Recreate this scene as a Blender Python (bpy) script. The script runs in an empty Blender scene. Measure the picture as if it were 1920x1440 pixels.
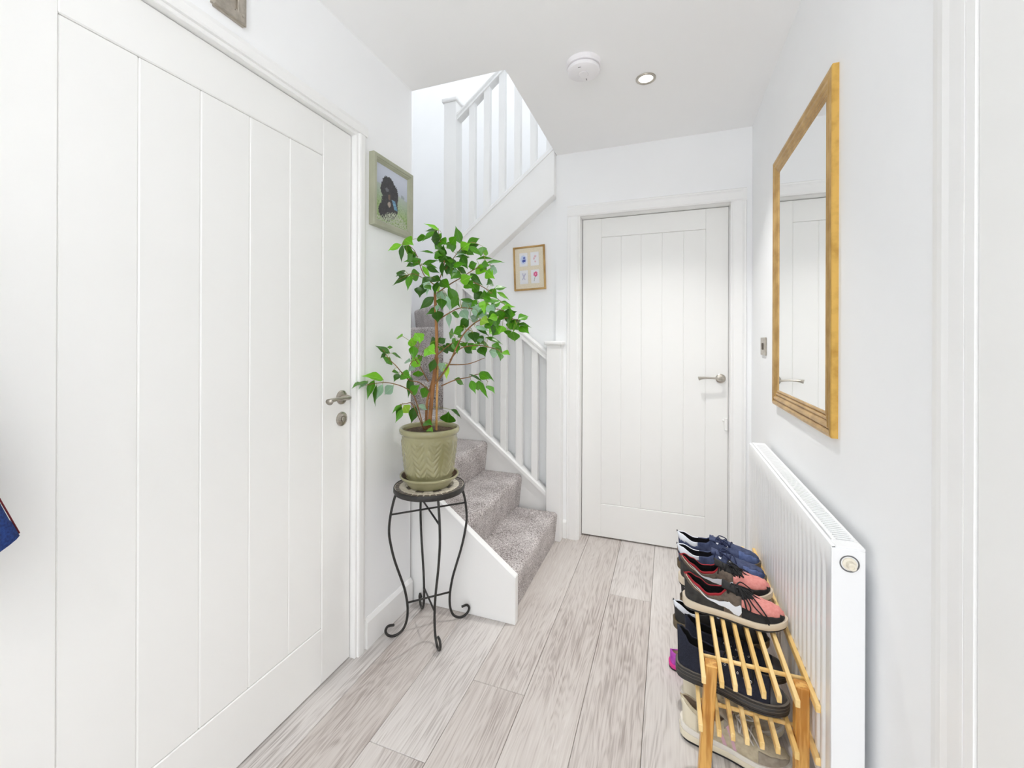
import bpy, bmesh, math, random
from mathutils import Vector, Matrix, noise
random.seed(7)
S = bpy.context.scene
COL = S.collection
R = math.radians

# ---------------------------------------------------------------- camera, light, exposure
cd = bpy.data.cameras.new('camera')
cam = bpy.data.objects.new('camera', cd); COL.objects.link(cam)
cd.sensor_width = 36.0
cd.lens = 801.0 / 1920.0 * 36.0
cd.shift_y = -81.0 / 1920.0
cd.clip_start = 0.02
cam.matrix_world = (Matrix.Translation((0, 0, 1.23)) @ Matrix.Rotation(R(20.1), 4, 'Z')
                    @ Matrix.Rotation(R(90), 4, 'X') @ Matrix.Rotation(R(0.2), 4, 'Z'))
S.camera = cam
W = bpy.data.worlds.new('world'); S.world = W; W.use_nodes = True
W.node_tree.nodes['Background'].inputs[0].default_value = (0.93, 0.96, 1.0, 1)
W.node_tree.nodes['Background'].inputs[1].default_value = 1.0
S.view_settings.view_transform = 'Standard'
S.view_settings.look = 'None'
S.view_settings.gamma = 1.0
S.view_settings.use_curve_mapping = False
S.view_settings.exposure = 0.10
try:
    S.cycles.max_bounces = 14
    S.cycles.diffuse_bounces = 10
    S.cycles.glossy_bounces = 5
except Exception:
    pass

def area(name, loc, direction, sx, sy, power, col=(1, 1, 1), shape='RECTANGLE', spread=180):
    d = bpy.data.lights.new(name, 'AREA'); d.shape = shape; d.size = sx; d.size_y = sy
    d.energy = power; d.color = col; d.spread = R(spread)
    o = bpy.data.objects.new(name, d); COL.objects.link(o)
    o.location = loc
    o.rotation_euler = Vector(direction).to_track_quat('-Z', 'Y').to_euler()
    return o
# added fill light behind the camera, shining in through an unseen opening
area('fill_front', (-0.36, -1.75, 1.2), (0, 1, -0.02), 1.4, 2.1, 11.5, (0.95, 0.975, 1.0))
# unseen fill light added below the upper ceiling to brighten the stairwell
area('fill_stairwell', (-0.9, 2.7, 4.85), (0, 0, -1), 2.2, 1.2, 20, (0.97, 0.985, 1.0))
# added upward fill behind the camera, with no lamp body, brightens the ceiling
area('fill_ceiling', (0.1, -1.25, 1.5), (-0.05, 0.42, 1), 0.35, 0.35, 16, (0.985, 0.99, 1.0), 'DISK', 120)
# ceiling downlights: the one in view and an unseen one, without fitting, behind the camera
for k, (x, y) in enumerate([(-0.098, 1.989), (-0.36, -0.85)]):
    area('downlight_beam', (x, y, 2.385), (0, 0, -1), 0.055, 0.055, 5.3 if k == 0 else 3.2, (1.0, 0.985, 0.965), 'DISK', 95 if k == 0 else 110)

# ---------------------------------------------------------------- helpers
def mat(name, base, rough=0.5, metal=0.0, spec=0.5, coat=0.0):
    m = bpy.data.materials.new(name); m.use_nodes = True
    b = m.node_tree.nodes['Principled BSDF']
    b.inputs['Base Color'].default_value = (*base, 1)
    b.inputs['Roughness'].default_value = rough
    b.inputs['Metallic'].default_value = metal
    b.inputs['Specular IOR Level'].default_value = spec
    b.inputs['Coat Weight'].default_value = coat
    return m
def srgb(r, g, b):
    f = lambda c: (c / 255 / 12.92) if c / 255 <= 0.04045 else ((c / 255 + 0.055) / 1.055) ** 2.4
    return (f(r), f(g), f(b))
def N(m, typ, **kw):
    n = m.node_tree.nodes.new(typ)
    for k, v in kw.items():
        if k in n.inputs: n.inputs[k].default_value = v
        else: setattr(n, k, v)
    return n
def LK(m, a, b): m.node_tree.links.new(a, b)
def bsdf(m): return m.node_tree.nodes['Principled BSDF']
def noisy(name, c1, c2, scale, rough=0.5, bump=0.0, detail=3, stretch=(1, 1, 1), lo=0.35, hi=0.65, metal=0.0, spec=0.5, bscale=None, dist=0.002):
    m = mat(name, c1, rough, metal, spec)
    tc = N(m, 'ShaderNodeTexCoord'); mp = N(m, 'ShaderNodeMapping'); mp.inputs['Scale'].default_value = stretch
    LK(m, tc.outputs['Object'], mp.inputs['Vector'])
    nz = N(m, 'ShaderNodeTexNoise', Scale=scale, Detail=detail)
    LK(m, mp.outputs[0], nz.inputs['Vector'])
    cr = N(m, 'ShaderNodeValToRGB')
    cr.color_ramp.elements[0].position = lo; cr.color_ramp.elements[0].color = (*c1, 1)
    cr.color_ramp.elements[1].position = hi; cr.color_ramp.elements[1].color = (*c2, 1)
    LK(m, nz.outputs['Fac'], cr.inputs['Fac']); LK(m, cr.outputs[0], bsdf(m).inputs['Base Color'])
    if bump:
        nb = nz
        if bscale:
            nb = N(m, 'ShaderNodeTexNoise', Scale=bscale, Detail=2); LK(m, mp.outputs[0], nb.inputs['Vector'])
        bp = N(m, 'ShaderNodeBump', Strength=bump, Distance=dist)
        LK(m, nb.outputs['Fac'], bp.inputs['Height']); LK(m, bp.outputs[0], bsdf(m).inputs['Normal'])
    return m

def mesh_obj(name, bm, m, smooth=False, root=None, rootM=None):
    me = bpy.data.meshes.new(name)
    bmesh.ops.recalc_face_normals(bm, faces=bm.faces[:])
    if smooth:
        for f in bm.faces: f.smooth = True
    bm.to_mesh(me); bm.free()
    for x in (m if isinstance(m, (list, tuple)) else [m]): me.materials.append(x)
    if smooth == 'auto':
        me.set_sharp_from_angle(angle=R(38))
    o = bpy.data.objects.new(name, me); COL.objects.link(o)
    if root is not None:
        o.parent = root
        o.matrix_parent_inverse = INV.get(root.name, Matrix.Identity(4))
    return o
INV = {}
def thing(name, label, cat, loc=(0, 0, 0), rz=0.0, group=None, local=False):
    """Empty at the thing's base; parts are given in world coordinates unless local."""
    o = bpy.data.objects.new(name, None); COL.objects.link(o)
    o.empty_display_size = 0.05
    o.location = loc; o.rotation_euler = (0, 0, rz)
    o['label'] = label; o['category'] = cat
    if group: o['group'] = group
    if not local:
        INV[o.name] = (Matrix.Translation(loc) @ Matrix.Rotation(rz, 4, 'Z')).inverted()
    return o
def structure(o, **kw):
    o['kind'] = 'structure'
    for k, v in kw.items(): o[k] = v
    return o
def nb(): return bmesh.new()
def box(bm, x0, x1, y0, y1, z0, z1, bev=0.0, seg=1):
    vs = [bm.verts.new((x, y, z)) for x in (x0, x1) for y in (y0, y1) for z in (z0, z1)]
    fs = [bm.faces.new([vs[i] for i in q]) for q in ((0, 1, 3, 2), (4, 6, 7, 5), (0, 4, 5, 1), (2, 3, 7, 6), (0, 2, 6, 4), (1, 5, 7, 3))]
    if bev:
        es = list({e for f in fs for e in f.edges})
        bmesh.ops.bevel(bm, geom=es, offset=bev, segments=seg, affect='EDGES', profile=0.5)
    return vs
def prism(bm, pts, axis, a, b, bev=0.0, seg=2):
    """pts: 2-D outline; axis: index of the extrusion axis."""
    def P(p, t):
        q = list(p); q.insert(axis, t); return q
    A = [bm.verts.new(P(p, a)) for p in pts]; B = [bm.verts.new(P(p, b)) for p in pts]
    n = len(pts)
    fs = [bm.faces.new(A[::-1]), bm.faces.new(B)]
    for i in range(n): fs.append(bm.faces.new((A[i], A[(i + 1) % n], B[(i + 1) % n], B[i])))
    if bev:
        es = list({e for f in fs for e in f.edges})
        bmesh.ops.bevel(bm, geom=es, offset=bev, segments=seg, affect='EDGES', profile=0.5)
    return A, B
def smooth_path(pts, n=6, closed=False):
    P = [Vector(p) for p in pts]; out = []
    m = len(P)
    for i in range(m if closed else m - 1):
        p0 = P[(i - 1) % m] if closed or i > 0 else P[0]
        p1 = P[i]; p2 = P[(i + 1) % m]
        p3 = P[(i + 2) % m] if closed or i + 2 < m else P[m - 1]
        for k in range(n):
            t = k / n
            out.append(0.5 * ((2 * p1) + (-p0 + p2) * t + (2 * p0 - 5 * p1 + 4 * p2 - p3) * t * t + (-p0 + 3 * p1 - 3 * p2 + p3) * t ** 3))
    if not closed: out.append(P[-1])
    return out
def tube(bm, pts, r, sides=8, cap=True, flat=1.0):
    P = [Vector(p) for p in pts]; n = len(P)
    rr = r if isinstance(r, (list, tuple)) else [r] * n
    rings = []; up = None
    for i in range(n):
        t = (P[min(i + 1, n - 1)] - P[max(i - 1, 0)])
        if t.length < 1e-9: t = Vector((0, 0, 1))
        t.normalize()
        if up is None:
            a = Vector((0, 0, 1)) if abs(t.z) < 0.9 else Vector((1, 0, 0))
            up = (a - t * a.dot(t)).normalized()
        else:
            up = (up - t * up.dot(t)).normalized()
        s = t.cross(up)
        rings.append([bm.verts.new(P[i] + (s * math.cos(q) + up * math.sin(q) * flat) * rr[i]) for q in [2 * math.pi * k / sides for k in range(sides)]])
    for i in range(n - 1):
        for k in range(sides):
            bm.faces.new((rings[i][k], rings[i][(k + 1) % sides], rings[i + 1][(k + 1) % sides], rings[i + 1][k]))
    if cap:
        bm.faces.new(rings[0][::-1]); bm.faces.new(rings[-1])
def lathe(bm, prof, cx, cy, segs=48, fn=None, M=None):
    """prof: list of (r, z). r==0 closes to a point."""
    rings = []
    for (r, z) in prof:
        if r < 1e-6:
            rings.append([bm.verts.new((cx, cy, z))])
        else:
            ring = []
            for k in range(segs):
                a = 2 * math.pi * k / segs
                q = r + (fn(a, r, z) if fn else 0)
                ring.append(bm.verts.new((cx + q * math.cos(a), cy + q * math.sin(a), z)))
            rings.append(ring)
    for A, B in zip(rings, rings[1:]):
        for k in range(segs):
            k2 = (k + 1) % segs
            if len(A) == 1 and len(B) == 1: continue
            if len(A) == 1: bm.faces.new((A[0], B[k2], B[k]))
            elif len(B) == 1: bm.faces.new((A[k], A[k2], B[0]))
            else: bm.faces.new((A[k], A[k2], B[k2], B[k]))
    if M is not None:
        bmesh.ops.transform(bm, matrix=M, verts=[v for r in rings for v in r])
def lerp_keys(keys, s):
    if s <= keys[0][0]: return keys[0][1]
    for (a, va), (b, vb) in zip(keys, keys[1:]):
        if s <= b:
            t = (s - a) / (b - a) if b > a else 0
            t = t * t * (3 - 2 * t) if len(keys) > 2 else t
            return va + (vb - va) * t
    return keys[-1][1]
def print_panel(name, o, u, v, nu, nv, func, m, root):
    """Flat printed sheet: o corner, u and v edge vectors, func(s, t) -> linear rgb."""
    bm = nb(); o, u, v = Vector(o), Vector(u), Vector(v)
    lay = bm.loops.layers.float_color.new('print')
    g = [[bm.verts.new(o + u * (i / nu) + v * (j / nv)) for i in range(nu + 1)] for j in range(nv + 1)]
    for j in range(nv):
        for i in range(nu):
            f = bm.faces.new((g[j][i], g[j][i + 1], g[j + 1][i + 1], g[j + 1][i]))
            for l, (a, b) in zip(f.loops, ((i, j), (i + 1, j), (i + 1, j + 1), (i, j + 1))):
                l[lay] = (*func(a / nu, b / nv), 1)
    return mesh_obj(name, bm, m, root=root)

# ---------------------------------------------------------------- materials
M_wall = noisy('white_wall_paint', srgb(246, 247, 248), srgb(244, 245, 246), 3.0, 0.6, 0.04, 4, bscale=140, dist=0.001)
M_ceil = noisy('ceiling_paint', srgb(247, 247, 247), srgb(246, 246, 246), 3.0, 0.75)
M_gloss = noisy('white_satin_wood', srgb(245, 245, 244), srgb(243, 243, 242), 4.0, 0.35)
M_door = noisy('painted_door', srgb(243, 243, 241), srgb(241, 241, 239), 2.5, 0.42)
M_radiator = mat('radiator_enamel', srgb(243, 244, 245), 0.28)
M_dark = mat('dark_void', (0.01, 0.01, 0.01), 0.9)
M_slot = mat('grey_recess', (0.16, 0.16, 0.16), 0.8)
M_nickel = noisy('brushed_nickel', srgb(196, 190, 180), srgb(176, 170, 160), 40, 0.28, 0.0, 2, (1, 1, 8), metal=1.0)
M_plate = noisy('brushed_plate', srgb(190, 183, 172), srgb(170, 163, 152), 60, 0.34, 0.0, 2, (8, 1, 1), metal=0.9)
M_mirror = mat('mirror_glass', (0.93, 0.94, 0.94), 0.01, 1.0)
M_gold = noisy('gilded_wood', srgb(204, 168, 108), srgb(160, 122, 66), 14, 0.34, 0.1, 5, (1, 1, 1), 0.35, 0.75, metal=0.4, dist=0.001)
M_gold_edge = noisy('gilded_edge', srgb(220, 178, 92), srgb(186, 142, 62), 26, 0.4, 0.12, 5, (1, 1, 1), 0.45, 0.75, metal=0.3, dist=0.001)
M_black_iron = noisy('black_wrought_iron', (0.016, 0.015, 0.014), (0.03, 0.028, 0.025), 60, 0.45, 0.1)
M_pine = None
def wood(name, c1, c2, axis, rough=0.5, scale=14, offs=True, dist=2.5, rings=9.0):
    m = mat(name, c1, rough)
    tc = N(m, 'ShaderNodeTexCoord'); oi = N(m, 'ShaderNodeObjectInfo')
    mul = N(m, 'ShaderNodeMath', operation='MULTIPLY'); mul.inputs[1].default_value = 37.0
    LK(m, oi.outputs['Random'], mul.inputs[0])
    add = N(m, 'ShaderNodeVectorMath', operation='ADD')
    LK(m, tc.outputs['Object'], add.inputs[0]); LK(m, mul.outputs[0], add.inputs[1])
    st = [1, 1, 1]; st[axis] = 0.1
    mp = N(m, 'ShaderNodeMapping'); mp.inputs['Scale'].default_value = st
    LK(m, add.outputs[0], mp.inputs['Vector'])
    n1 = N(m, 'ShaderNodeTexNoise', Scale=scale, Detail=5, Roughness=0.6); LK(m, mp.outputs[0], n1.inputs['Vector'])
    sn = N(m, 'ShaderNodeMath', operation='MULTIPLY'); sn.inputs[1].default_value = rings * 6.28; LK(m, n1.outputs['Fac'], sn.inputs[0])
    si = N(m, 'ShaderNodeMath', operation='SINE'); LK(m, sn.outputs[0], si.inputs[0])
    cr = N(m, 'ShaderNodeValToRGB')
    cr.color_ramp.elements[0].position = 0.2; cr.color_ramp.elements[0].color = (*c2, 1)
    cr.color_ramp.elements[1].position = 0.8; cr.color_ramp.elements[1].color = (*c1, 1)
    ma = N(m, 'ShaderNodeMath', operation='MULTIPLY_ADD'); ma.inputs[1].default_value = 0.3; ma.inputs[2].default_value = 0.5
    LK(m, si.outputs[0], ma.inputs[0]); LK(m, ma.outputs[0], cr.inputs['Fac'])
    LK(m, cr.outputs[0], bsdf(m).inputs['Base Color'])
    return m
M_pine = wood('varnished_pine', srgb(222, 172, 94), srgb(184, 124, 48), 2, 0.4, 16, rings=6)
M_pine_slat = wood('varnished_pine_slat', srgb(244, 214, 152), srgb(228, 190, 118), 1, 0.4, 14, rings=4)

def floor_mat():
    m = mat('grey_oak_plank', (0.5, 0.5, 0.5), 0.42)
    tc = N(m, 'ShaderNodeTexCoord'); oi = N(m, 'ShaderNodeObjectInfo')
    mul = N(m, 'ShaderNodeMath', operation='MULTIPLY'); mul.inputs[1].default_value = 61.0
    LK(m, oi.outputs['Random'], mul.inputs[0])
    add = N(m, 'ShaderNodeVectorMath', operation='ADD')
    LK(m, tc.outputs['Object'], add.inputs[0]); LK(m, mul.outputs[0], add.inputs[1])
    # cathedral figure: contour lines of a long stretched noise
    mp = N(m, 'ShaderNodeMapping'); mp.inputs['Scale'].default_value = (1.0, 0.12, 1.0)
    LK(m, add.outputs[0], mp.inputs['Vector'])
    n1 = N(m, 'ShaderNodeTexNoise', Scale=6.5, Detail=4, Roughness=0.55, Distortion=0.35); LK(m, mp.outputs[0], n1.inputs['Vector'])
    k = N(m, 'ShaderNodeMath', operation='MULTIPLY'); k.inputs[1].default_value = 150.0; LK(m, n1.outputs['Fac'], k.inputs[0])
    si = N(m, 'ShaderNodeMath', operation='SINE'); LK(m, k.outputs[0], si.inputs[0])
    # fine pores
    mp2 = N(m, 'ShaderNodeMapping'); mp2.inputs['Scale'].default_value = (1.0, 0.022, 1.0)
    LK(m, add.outputs[0], mp2.inputs['Vector'])
    n2 = N(m, 'ShaderNodeTexNoise', Scale=230, Detail=4); LK(m, mp2.outputs[0], n2.inputs['Vector'])
    # broad tone patches
    mp3 = N(m, 'ShaderNodeMapping'); mp3.inputs['Scale'].default_value = (1.0, 0.3, 1.0)
    LK(m, add.outputs[0], mp3.inputs['Vector'])
    n3 = N(m, 'ShaderNodeTexNoise', Scale=5.0, Detail=3); LK(m, mp3.outputs[0], n3.inputs['Vector'])
    a = N(m, 'ShaderNodeMath', operation='MULTIPLY_ADD'); a.inputs[1].default_value = 0.048; a.inputs[2].default_value = 0.0
    LK(m, si.outputs[0], a.inputs[0])
    b = N(m, 'ShaderNodeMath', operation='MULTIPLY_ADD'); b.inputs[1].default_value = 0.5; LK(m, n2.outputs['Fac'], b.inputs[0]); LK(m, a.outputs[0], b.inputs[2])
    c = N(m, 'ShaderNodeMath', operation='MULTIPLY_ADD'); c.inputs[1].default_value = 0.50; LK(m, n3.outputs['Fac'], c.inputs[0]); LK(m, b.outputs[0], c.inputs[2])
    cr = N(m, 'ShaderNodeValToRGB'); e = cr.color_ramp.elements
    e[0].position = 0.30; e[0].color = (*srgb(158, 149, 144), 1)
    e[1].position = 0.76; e[1].color = (*srgb(226, 222, 218), 1)
    x = e.new(0.50); x.color = (*srgb(209, 203, 199), 1)
    LK(m, c.outputs[0], cr.inputs['Fac'])
    hs = N(m, 'ShaderNodeHueSaturation'); LK(m, cr.outputs[0], hs.inputs['Color'])
    mr = N(m, 'ShaderNodeMapRange'); mr.inputs[3].default_value = 0.88; mr.inputs[4].default_value = 1.06
    LK(m, oi.outputs['Random'], mr.inputs[0]); LK(m, mr.outputs[0], hs.inputs['Value'])
    mr2 = N(m, 'ShaderNodeMapRange'); mr2.inputs[3].default_value = 1.35; mr2.inputs[4].default_value = 0.6
    LK(m, oi.outputs['Random'], mr2.inputs[0]); LK(m, mr2.outputs[0], hs.inputs['Saturation'])
    LK(m, hs.outputs[0], bsdf(m).inputs['Base Color'])
    bp = N(m, 'ShaderNodeBump', Strength=0.18, Distance=0.001); LK(m, c.outputs[0], bp.inputs['Height']); LK(m, bp.outputs[0], bsdf(m).inputs['Normal'])
    return m
M_floor = floor_mat()
def carpet_mat():
    m = mat('grey_twist_carpet', (0.3, 0.3, 0.3), 0.95, spec=0.1)
    tc = N(m, 'ShaderNodeTexCoord')
    n1 = N(m, 'ShaderNodeTexNoise', Scale=165, Detail=2, Roughness=0.75); LK(m, tc.outputs['Object'], n1.inputs['Vector'])
    n2 = N(m, 'ShaderNodeTexNoise', Scale=9, Detail=3); LK(m, tc.outputs['Object'], n2.inputs['Vector'])
    ad = N(m, 'ShaderNodeMath', operation='MULTIPLY_ADD'); ad.inputs[1].default_value = 0.25; LK(m, n2.outputs['Fac'], ad.inputs[0]); LK(m, n1.outputs['Fac'], ad.inputs[2])
    cr = N(m, 'ShaderNodeValToRGB'); e = cr.color_ramp.elements
    e[0].position = 0.47; e[0].color = (*srgb(108, 96, 91), 1)
    e[1].position = 0.80; e[1].color = (*srgb(236, 230, 228), 1)
    x = e.new(0.62); x.color = (*srgb(186, 178, 176), 1)
    LK(m, ad.outputs[0], cr.inputs['Fac']); LK(m, cr.outputs[0], bsdf(m).inputs['Base Color'])
    bp = N(m, 'ShaderNodeBump', Strength=0.9, Distance=0.006); LK(m, n1.outputs['Fac'], bp.inputs['Height']); LK(m, bp.outputs[0], bsdf(m).inputs['Normal'])
    bsdf(m).inputs['Sheen Weight'].default_value = 0.3
    return m
M_carpet = carpet_mat()
M_print = mat('printed_paper', (0.8, 0.8, 0.8), 0.35)
_a = N(M_print, 'ShaderNodeAttribute', attribute_name='print'); LK(M_print, _a.outputs['Color'], bsdf(M_print).inputs['Base Color'])

# ================================================================ the setting
XL, XR, YB, ZC = -1.135, 0.425, 2.628, 2.40      # left wall, right wall, back wall, ceiling
# floor: a base slab, and every laminate plank a piece of its own
bm = nb(); box(bm, -1.4, 0.75, -1.7, 2.85, -0.12, -0.012)
floor = structure(mesh_obj('floor', bm, M_dark))
cols = [-1.251, -1.0545, -0.858, -0.6615, -0.465, -0.2685, -0.072, 0.1245, 0.321, 0.5175]
joints = [[0.35, 1.9], [0.62, 2.2], [1.083], [-0.3, 1.408], [0.2], [0.45, 2.118], [-0.6, 1.0], [0.3, 2.0], [0.9]]
for i in range(9):
    ys = [-1.65] + joints[i] + [2.80]
    for y0, y1 in zip(ys, ys[1:]):
        bm = nb(); box(bm, cols[i] + 0.0006, cols[i + 1] - 0.0006, y0 + 0.0006, y1 - 0.0006, -0.012, 0.0, 0.0015)
        p = mesh_obj('plank', bm, M_floor, root=floor)

# ceiling with the stair opening
bm = nb()
box(bm, -1.4, 0.75, -1.75, 1.72, ZC, ZC + 0.25)
box(bm, -0.664, 0.75, 1.72, 2.80, ZC, ZC + 0.25)
structure(mesh_obj('ceiling', bm, M_ceil))

# left wall with the near door's opening
DZ = 2.024
bm = nb()
box(bm, XL - 0.16, XL, -1.75, 0.325, 0, ZC)
box(bm, XL - 0.16, XL, 0.325, 1.342, DZ, ZC)
box(bm, XL - 0.16, XL, 1.342, 1.72, 0, ZC)
structure(mesh_obj('wall_left', bm, M_wall))
# right wall with a doorway at the near end
bm = nb()
box(bm, XR, XR + 0.16, 0.905, 2.80, 0, ZC)
box(bm, XR, XR + 0.16, -0.02, 0.905, 2.06, ZC)
box(bm, XR, XR + 0.16, -1.75, -0.02, 0, ZC)
structure(mesh_obj('wall_right', bm, M_wall))
# back wall with the door opening
bm = nb()
box(bm, -0.668, -0.528, YB, YB + 0.15, 0, ZC)
box(bm, -0.528, 0.335, YB, YB + 0.15, 2.004, ZC)
box(bm, 0.335, XR, YB, YB + 0.15, 0, ZC)
structure(mesh_obj('wall_back', bm, M_wall))
# wall behind the camera, with an unseen opening added to let the fill light in
bm = nb()
box(bm, XL, -0.98, -1.75, -1.65, 0, ZC); box(bm, 0.26, XR, -1.75, -1.65, 0, ZC); box(bm, -0.98, 0.26, -1.75, -1.65, 2.2, ZC)
structure(mesh_obj('wall_front', bm, M_wall))
# stairwell: wall under the upper flight, outer walls and landing walls above
bm = nb()
prism(bm, [(-1.40, 0.0), (-0.668, 0.0), (-0.668, 2.25), (-1.40, 1.68)], 1, 2.652, 2.75)
structure(mesh_obj('wall_understair', bm, M_wall))
bm = nb(); box(bm, -2.42, -2.28, 1.62, 3.62, 0, 4.95); structure(mesh_obj('wall_outer', bm, M_wall))
bm = nb(); box(bm, -2.28, 0.75, 3.48, 3.62, 0, 4.95); structure(mesh_obj('wall_far', bm, M_wall))
bm = nb(); box(bm, -2.28, XL - 0.16, 1.62, 1.72, 0, 4.95); box(bm, XL - 0.16, 0.75, 1.62, 1.72, ZC + 0.25, 4.95); structure(mesh_obj('wall_near', bm, M_wall))
bm = nb(); box(bm, 0.6, 0.75, 1.72, 3.48, ZC + 0.25, 4.95); box(bm, 0.6, 0.75, 2.80, 3.48, 0, ZC + 0.25); structure(mesh_obj('wall_landing', bm, M_wall))
bm = nb(); box(bm, -2.42, 0.75, 1.62, 3.62, 4.95, 5.05); structure(mesh_obj('ceiling_upper', bm, M_ceil))
bm = nb(); box(bm, -2.42, 0.75, 2.85, 3.62, -0.12, -0.012); box(bm, -2.42, -1.4, 1.62, 2.85, -0.12, -0.012); structure(mesh_obj('floor_understair', bm, M_dark))

# ---------------------------------------------------------------- doors
def boarded_door(name, wid, hgt, stile, top, bot, nboards, thick):
    """door in the x-z plane, front face at y=0, local x from 0 (latch side); parts local"""
    bm = nb()
    box(bm, 0, stile, 0, thick, 0, hgt, 0.0018); box(bm, wid - stile, wid, 0, thick, 0, hgt, 0.0025)
    box(bm, stile, wid - stile, 0, thick, hgt - top, hgt, 0.0025); box(bm, stile, wid - stile, 0, thick, 0, bot, 0.0025)
    box(bm, stile, wid - stile, 0.012, thick - 0.005, bot, hgt - top)
    d = structure(mesh_obj(name, bm, M_door))
    bw = (wid - 2 * stile) / nboards
    me = None
    for i in range(nboards):
        if me is None:
            bm = nb(); box(bm, 0.0, bw, 0.0022, 0.013, bot + 0.0005, hgt - top - 0.0005, 0.0030)
            o = mesh_obj('board', bm, M_door, root=d); me = o.data
        else:
            o = bpy.data.objects.new('board', me); COL.objects.link(o); o.parent = d
        o.location = (stile + i * bw, 0, 0)
    return d
def lever(d, x, z, flip, escutcheon=None):
    """nickel lever on a round rose; the lever points to +x*flip, front towards -y"""
    bm = nb()
    lathe(bm, [(0, 0), (0.0255, 0), (0.0265, 0.002), (0.0255, 0.007), (0.022, 0.0095), (0.0105, 0.010), (0.0098, 0.034), (0.008, 0.038), (0, 0.038)], 0, 0, 36)
    bmesh.ops.transform(bm, matrix=Matrix.Translation((x, 0, z)) @ Matrix.Rotation(R(90), 4, 'X'), verts=bm.verts[:])
    o = mesh_obj('rose', bm, M_nickel, 'auto', d)
    bm = nb()
    pts = [(x, -0.036, z), (x + 0.014 * flip, -0.047, z + 0.001), (x + 0.04 * flip, -0.051, z + 0.004), (x + 0.075 * flip, -0.052, z + 0.005), (x + 0.104 * flip, -0.053, z + 0.003), (x + 0.118 * flip, -0.055, z + 0.0)]
    sp = smooth_path(pts, 6); n = len(sp)
    tube(bm, sp, [0.0105 - 0.004 * math.sin(math.pi * min(1, i / n * 1.25)) + (0.0045 if i > n * 0.78 else 0) * ((i / n - 0.78) / 0.22) for i in range(n)], 14, flat=0.8)
    mesh_obj('handle', bm, M_nickel, True, d)
    if escutcheon is not None:
        bm = nb()
        lathe(bm, [(0, 0), (0.0255, 0), (0.0265, 0.002), (0.0255, 0.007), (0.021, 0.010), (0.012, 0.0105), (0.0105, 0.0085), (0.0095, 0.0085), (0.0095, 0.0125), (0.008, 0.014), (0, 0.014)], 0, 0, 36)
        bmesh.ops.transform(bm, matrix=Matrix.Translation((x, 0, escutcheon)) @ Matrix.Rotation(R(90), 4, 'X'), verts=bm.verts[:])
        e = mesh_obj('thumb_turn', bm, M_nickel, 'auto', d)
# near door in the left wall: local x runs away from the camera, hinge to latch
d1 = boarded_door('door_1', 0.986, 2.013, 0.142, 0.133, 0.198, 5, 0.044)
lever(d1, 0.936, 1.009, -1, escutcheon=0.928)
d1.location = (-1.153, 0.350, 0.007); d1.rotation_euler = (0, 0, R(90))
# far door in the back wall
d2 = boarded_door('door_2', 0.832, 1.988, 0.118, 0.118, 0.205, 5, 0.044)
lever(d2, 0.793, 1.010, -1)
bm = nb(); box(bm, 0.812, 0.829, -0.012, 0, 0.715, 0.785, 0.003); box(bm, 0.802, 0.820, -0.009, 0, 0.768, 0.776, 0.002)
o = mesh_obj('latch', bm, mat('white_plastic', srgb(246, 246, 244), 0.35), root=d2); o['label'] = 'small white plastic catch'
d2.location = (-0.512, 2.700, 0.009)

# door linings, architraves, skirting
bm = nb()
box(bm, -1.30, XL + 0.004, 1.339, 1.352, 0, DZ, 0.002); box(bm, -1.30, XL + 0.004, 0.334, 0.347, 0, DZ, 0.002); box(bm, -1.30, XL + 0.004, 0.334, 1.352, DZ - 0.002, DZ + 0.011, 0.002)
prism(bm, [(XL, 1.350), (XL + 0.010, 1.352), (XL + 0.012, 1.358), (XL + 0.012, 1.378), (XL + 0.006, 1.394), (XL, 1.398)], 2, 0, DZ + 0.0095)
prism(bm, [(XL, DZ + 0.010), (XL + 0.010, DZ + 0.012), (XL + 0.012, DZ + 0.018), (XL + 0.012, DZ + 0.038), (XL + 0.006, DZ + 0.054), (XL, DZ + 0.058)], 1, 0.285, 1.398)
box(bm, XL, XL + 0.012, 0.285, 0.335, 0, DZ + 0.0095, 0.003)
box(bm, -1.24, -1.199, 1.3, 1.339, 0, DZ); box(bm, -1.24, -1.199, 0.347, 0.38, 0, DZ)
structure(mesh_obj('trim_1', bm, M_gloss))
bm = nb()
y0, y1 = YB - 0.016, YB
def arch_prof(a, b, out):  # a inner edge, b outer edge
    s = 1 if b > a else -1
    return [(a, y1), (a, y0 + 0.006), (a + s * 0.008, y0), (b - s * 0.022, y0), (b - s * 0.010, y0 + 0.005), (b - s * 0.004, y0 + 0.004), (b, y0 + 0.008), (b, y1)]
prism(bm, arch_prof(-0.524, -0.594, 0), 2, 0, 1.9995)
prism(bm, arch_prof(0.329, 0.399, 0), 2, 0, 1.9995)
prism(bm, [(p[1], p[0]) for p in arch_prof(2.000, 2.070, 0)], 0, -0.594, 0.399)
box(bm, -0.528, -0.5155, YB - 0.004, YB + 0.15, 0, 2.012, 0.001); box(bm, 0.3215, 0.335, YB - 0.004, YB + 0.15, 0, 2.012, 0.001); box(bm, -0.528, 0.335, YB - 0.004, YB + 0.15, 2.0, 2.012, 0.001)
structure(mesh_obj('trim_2', bm, M_gloss))
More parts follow.
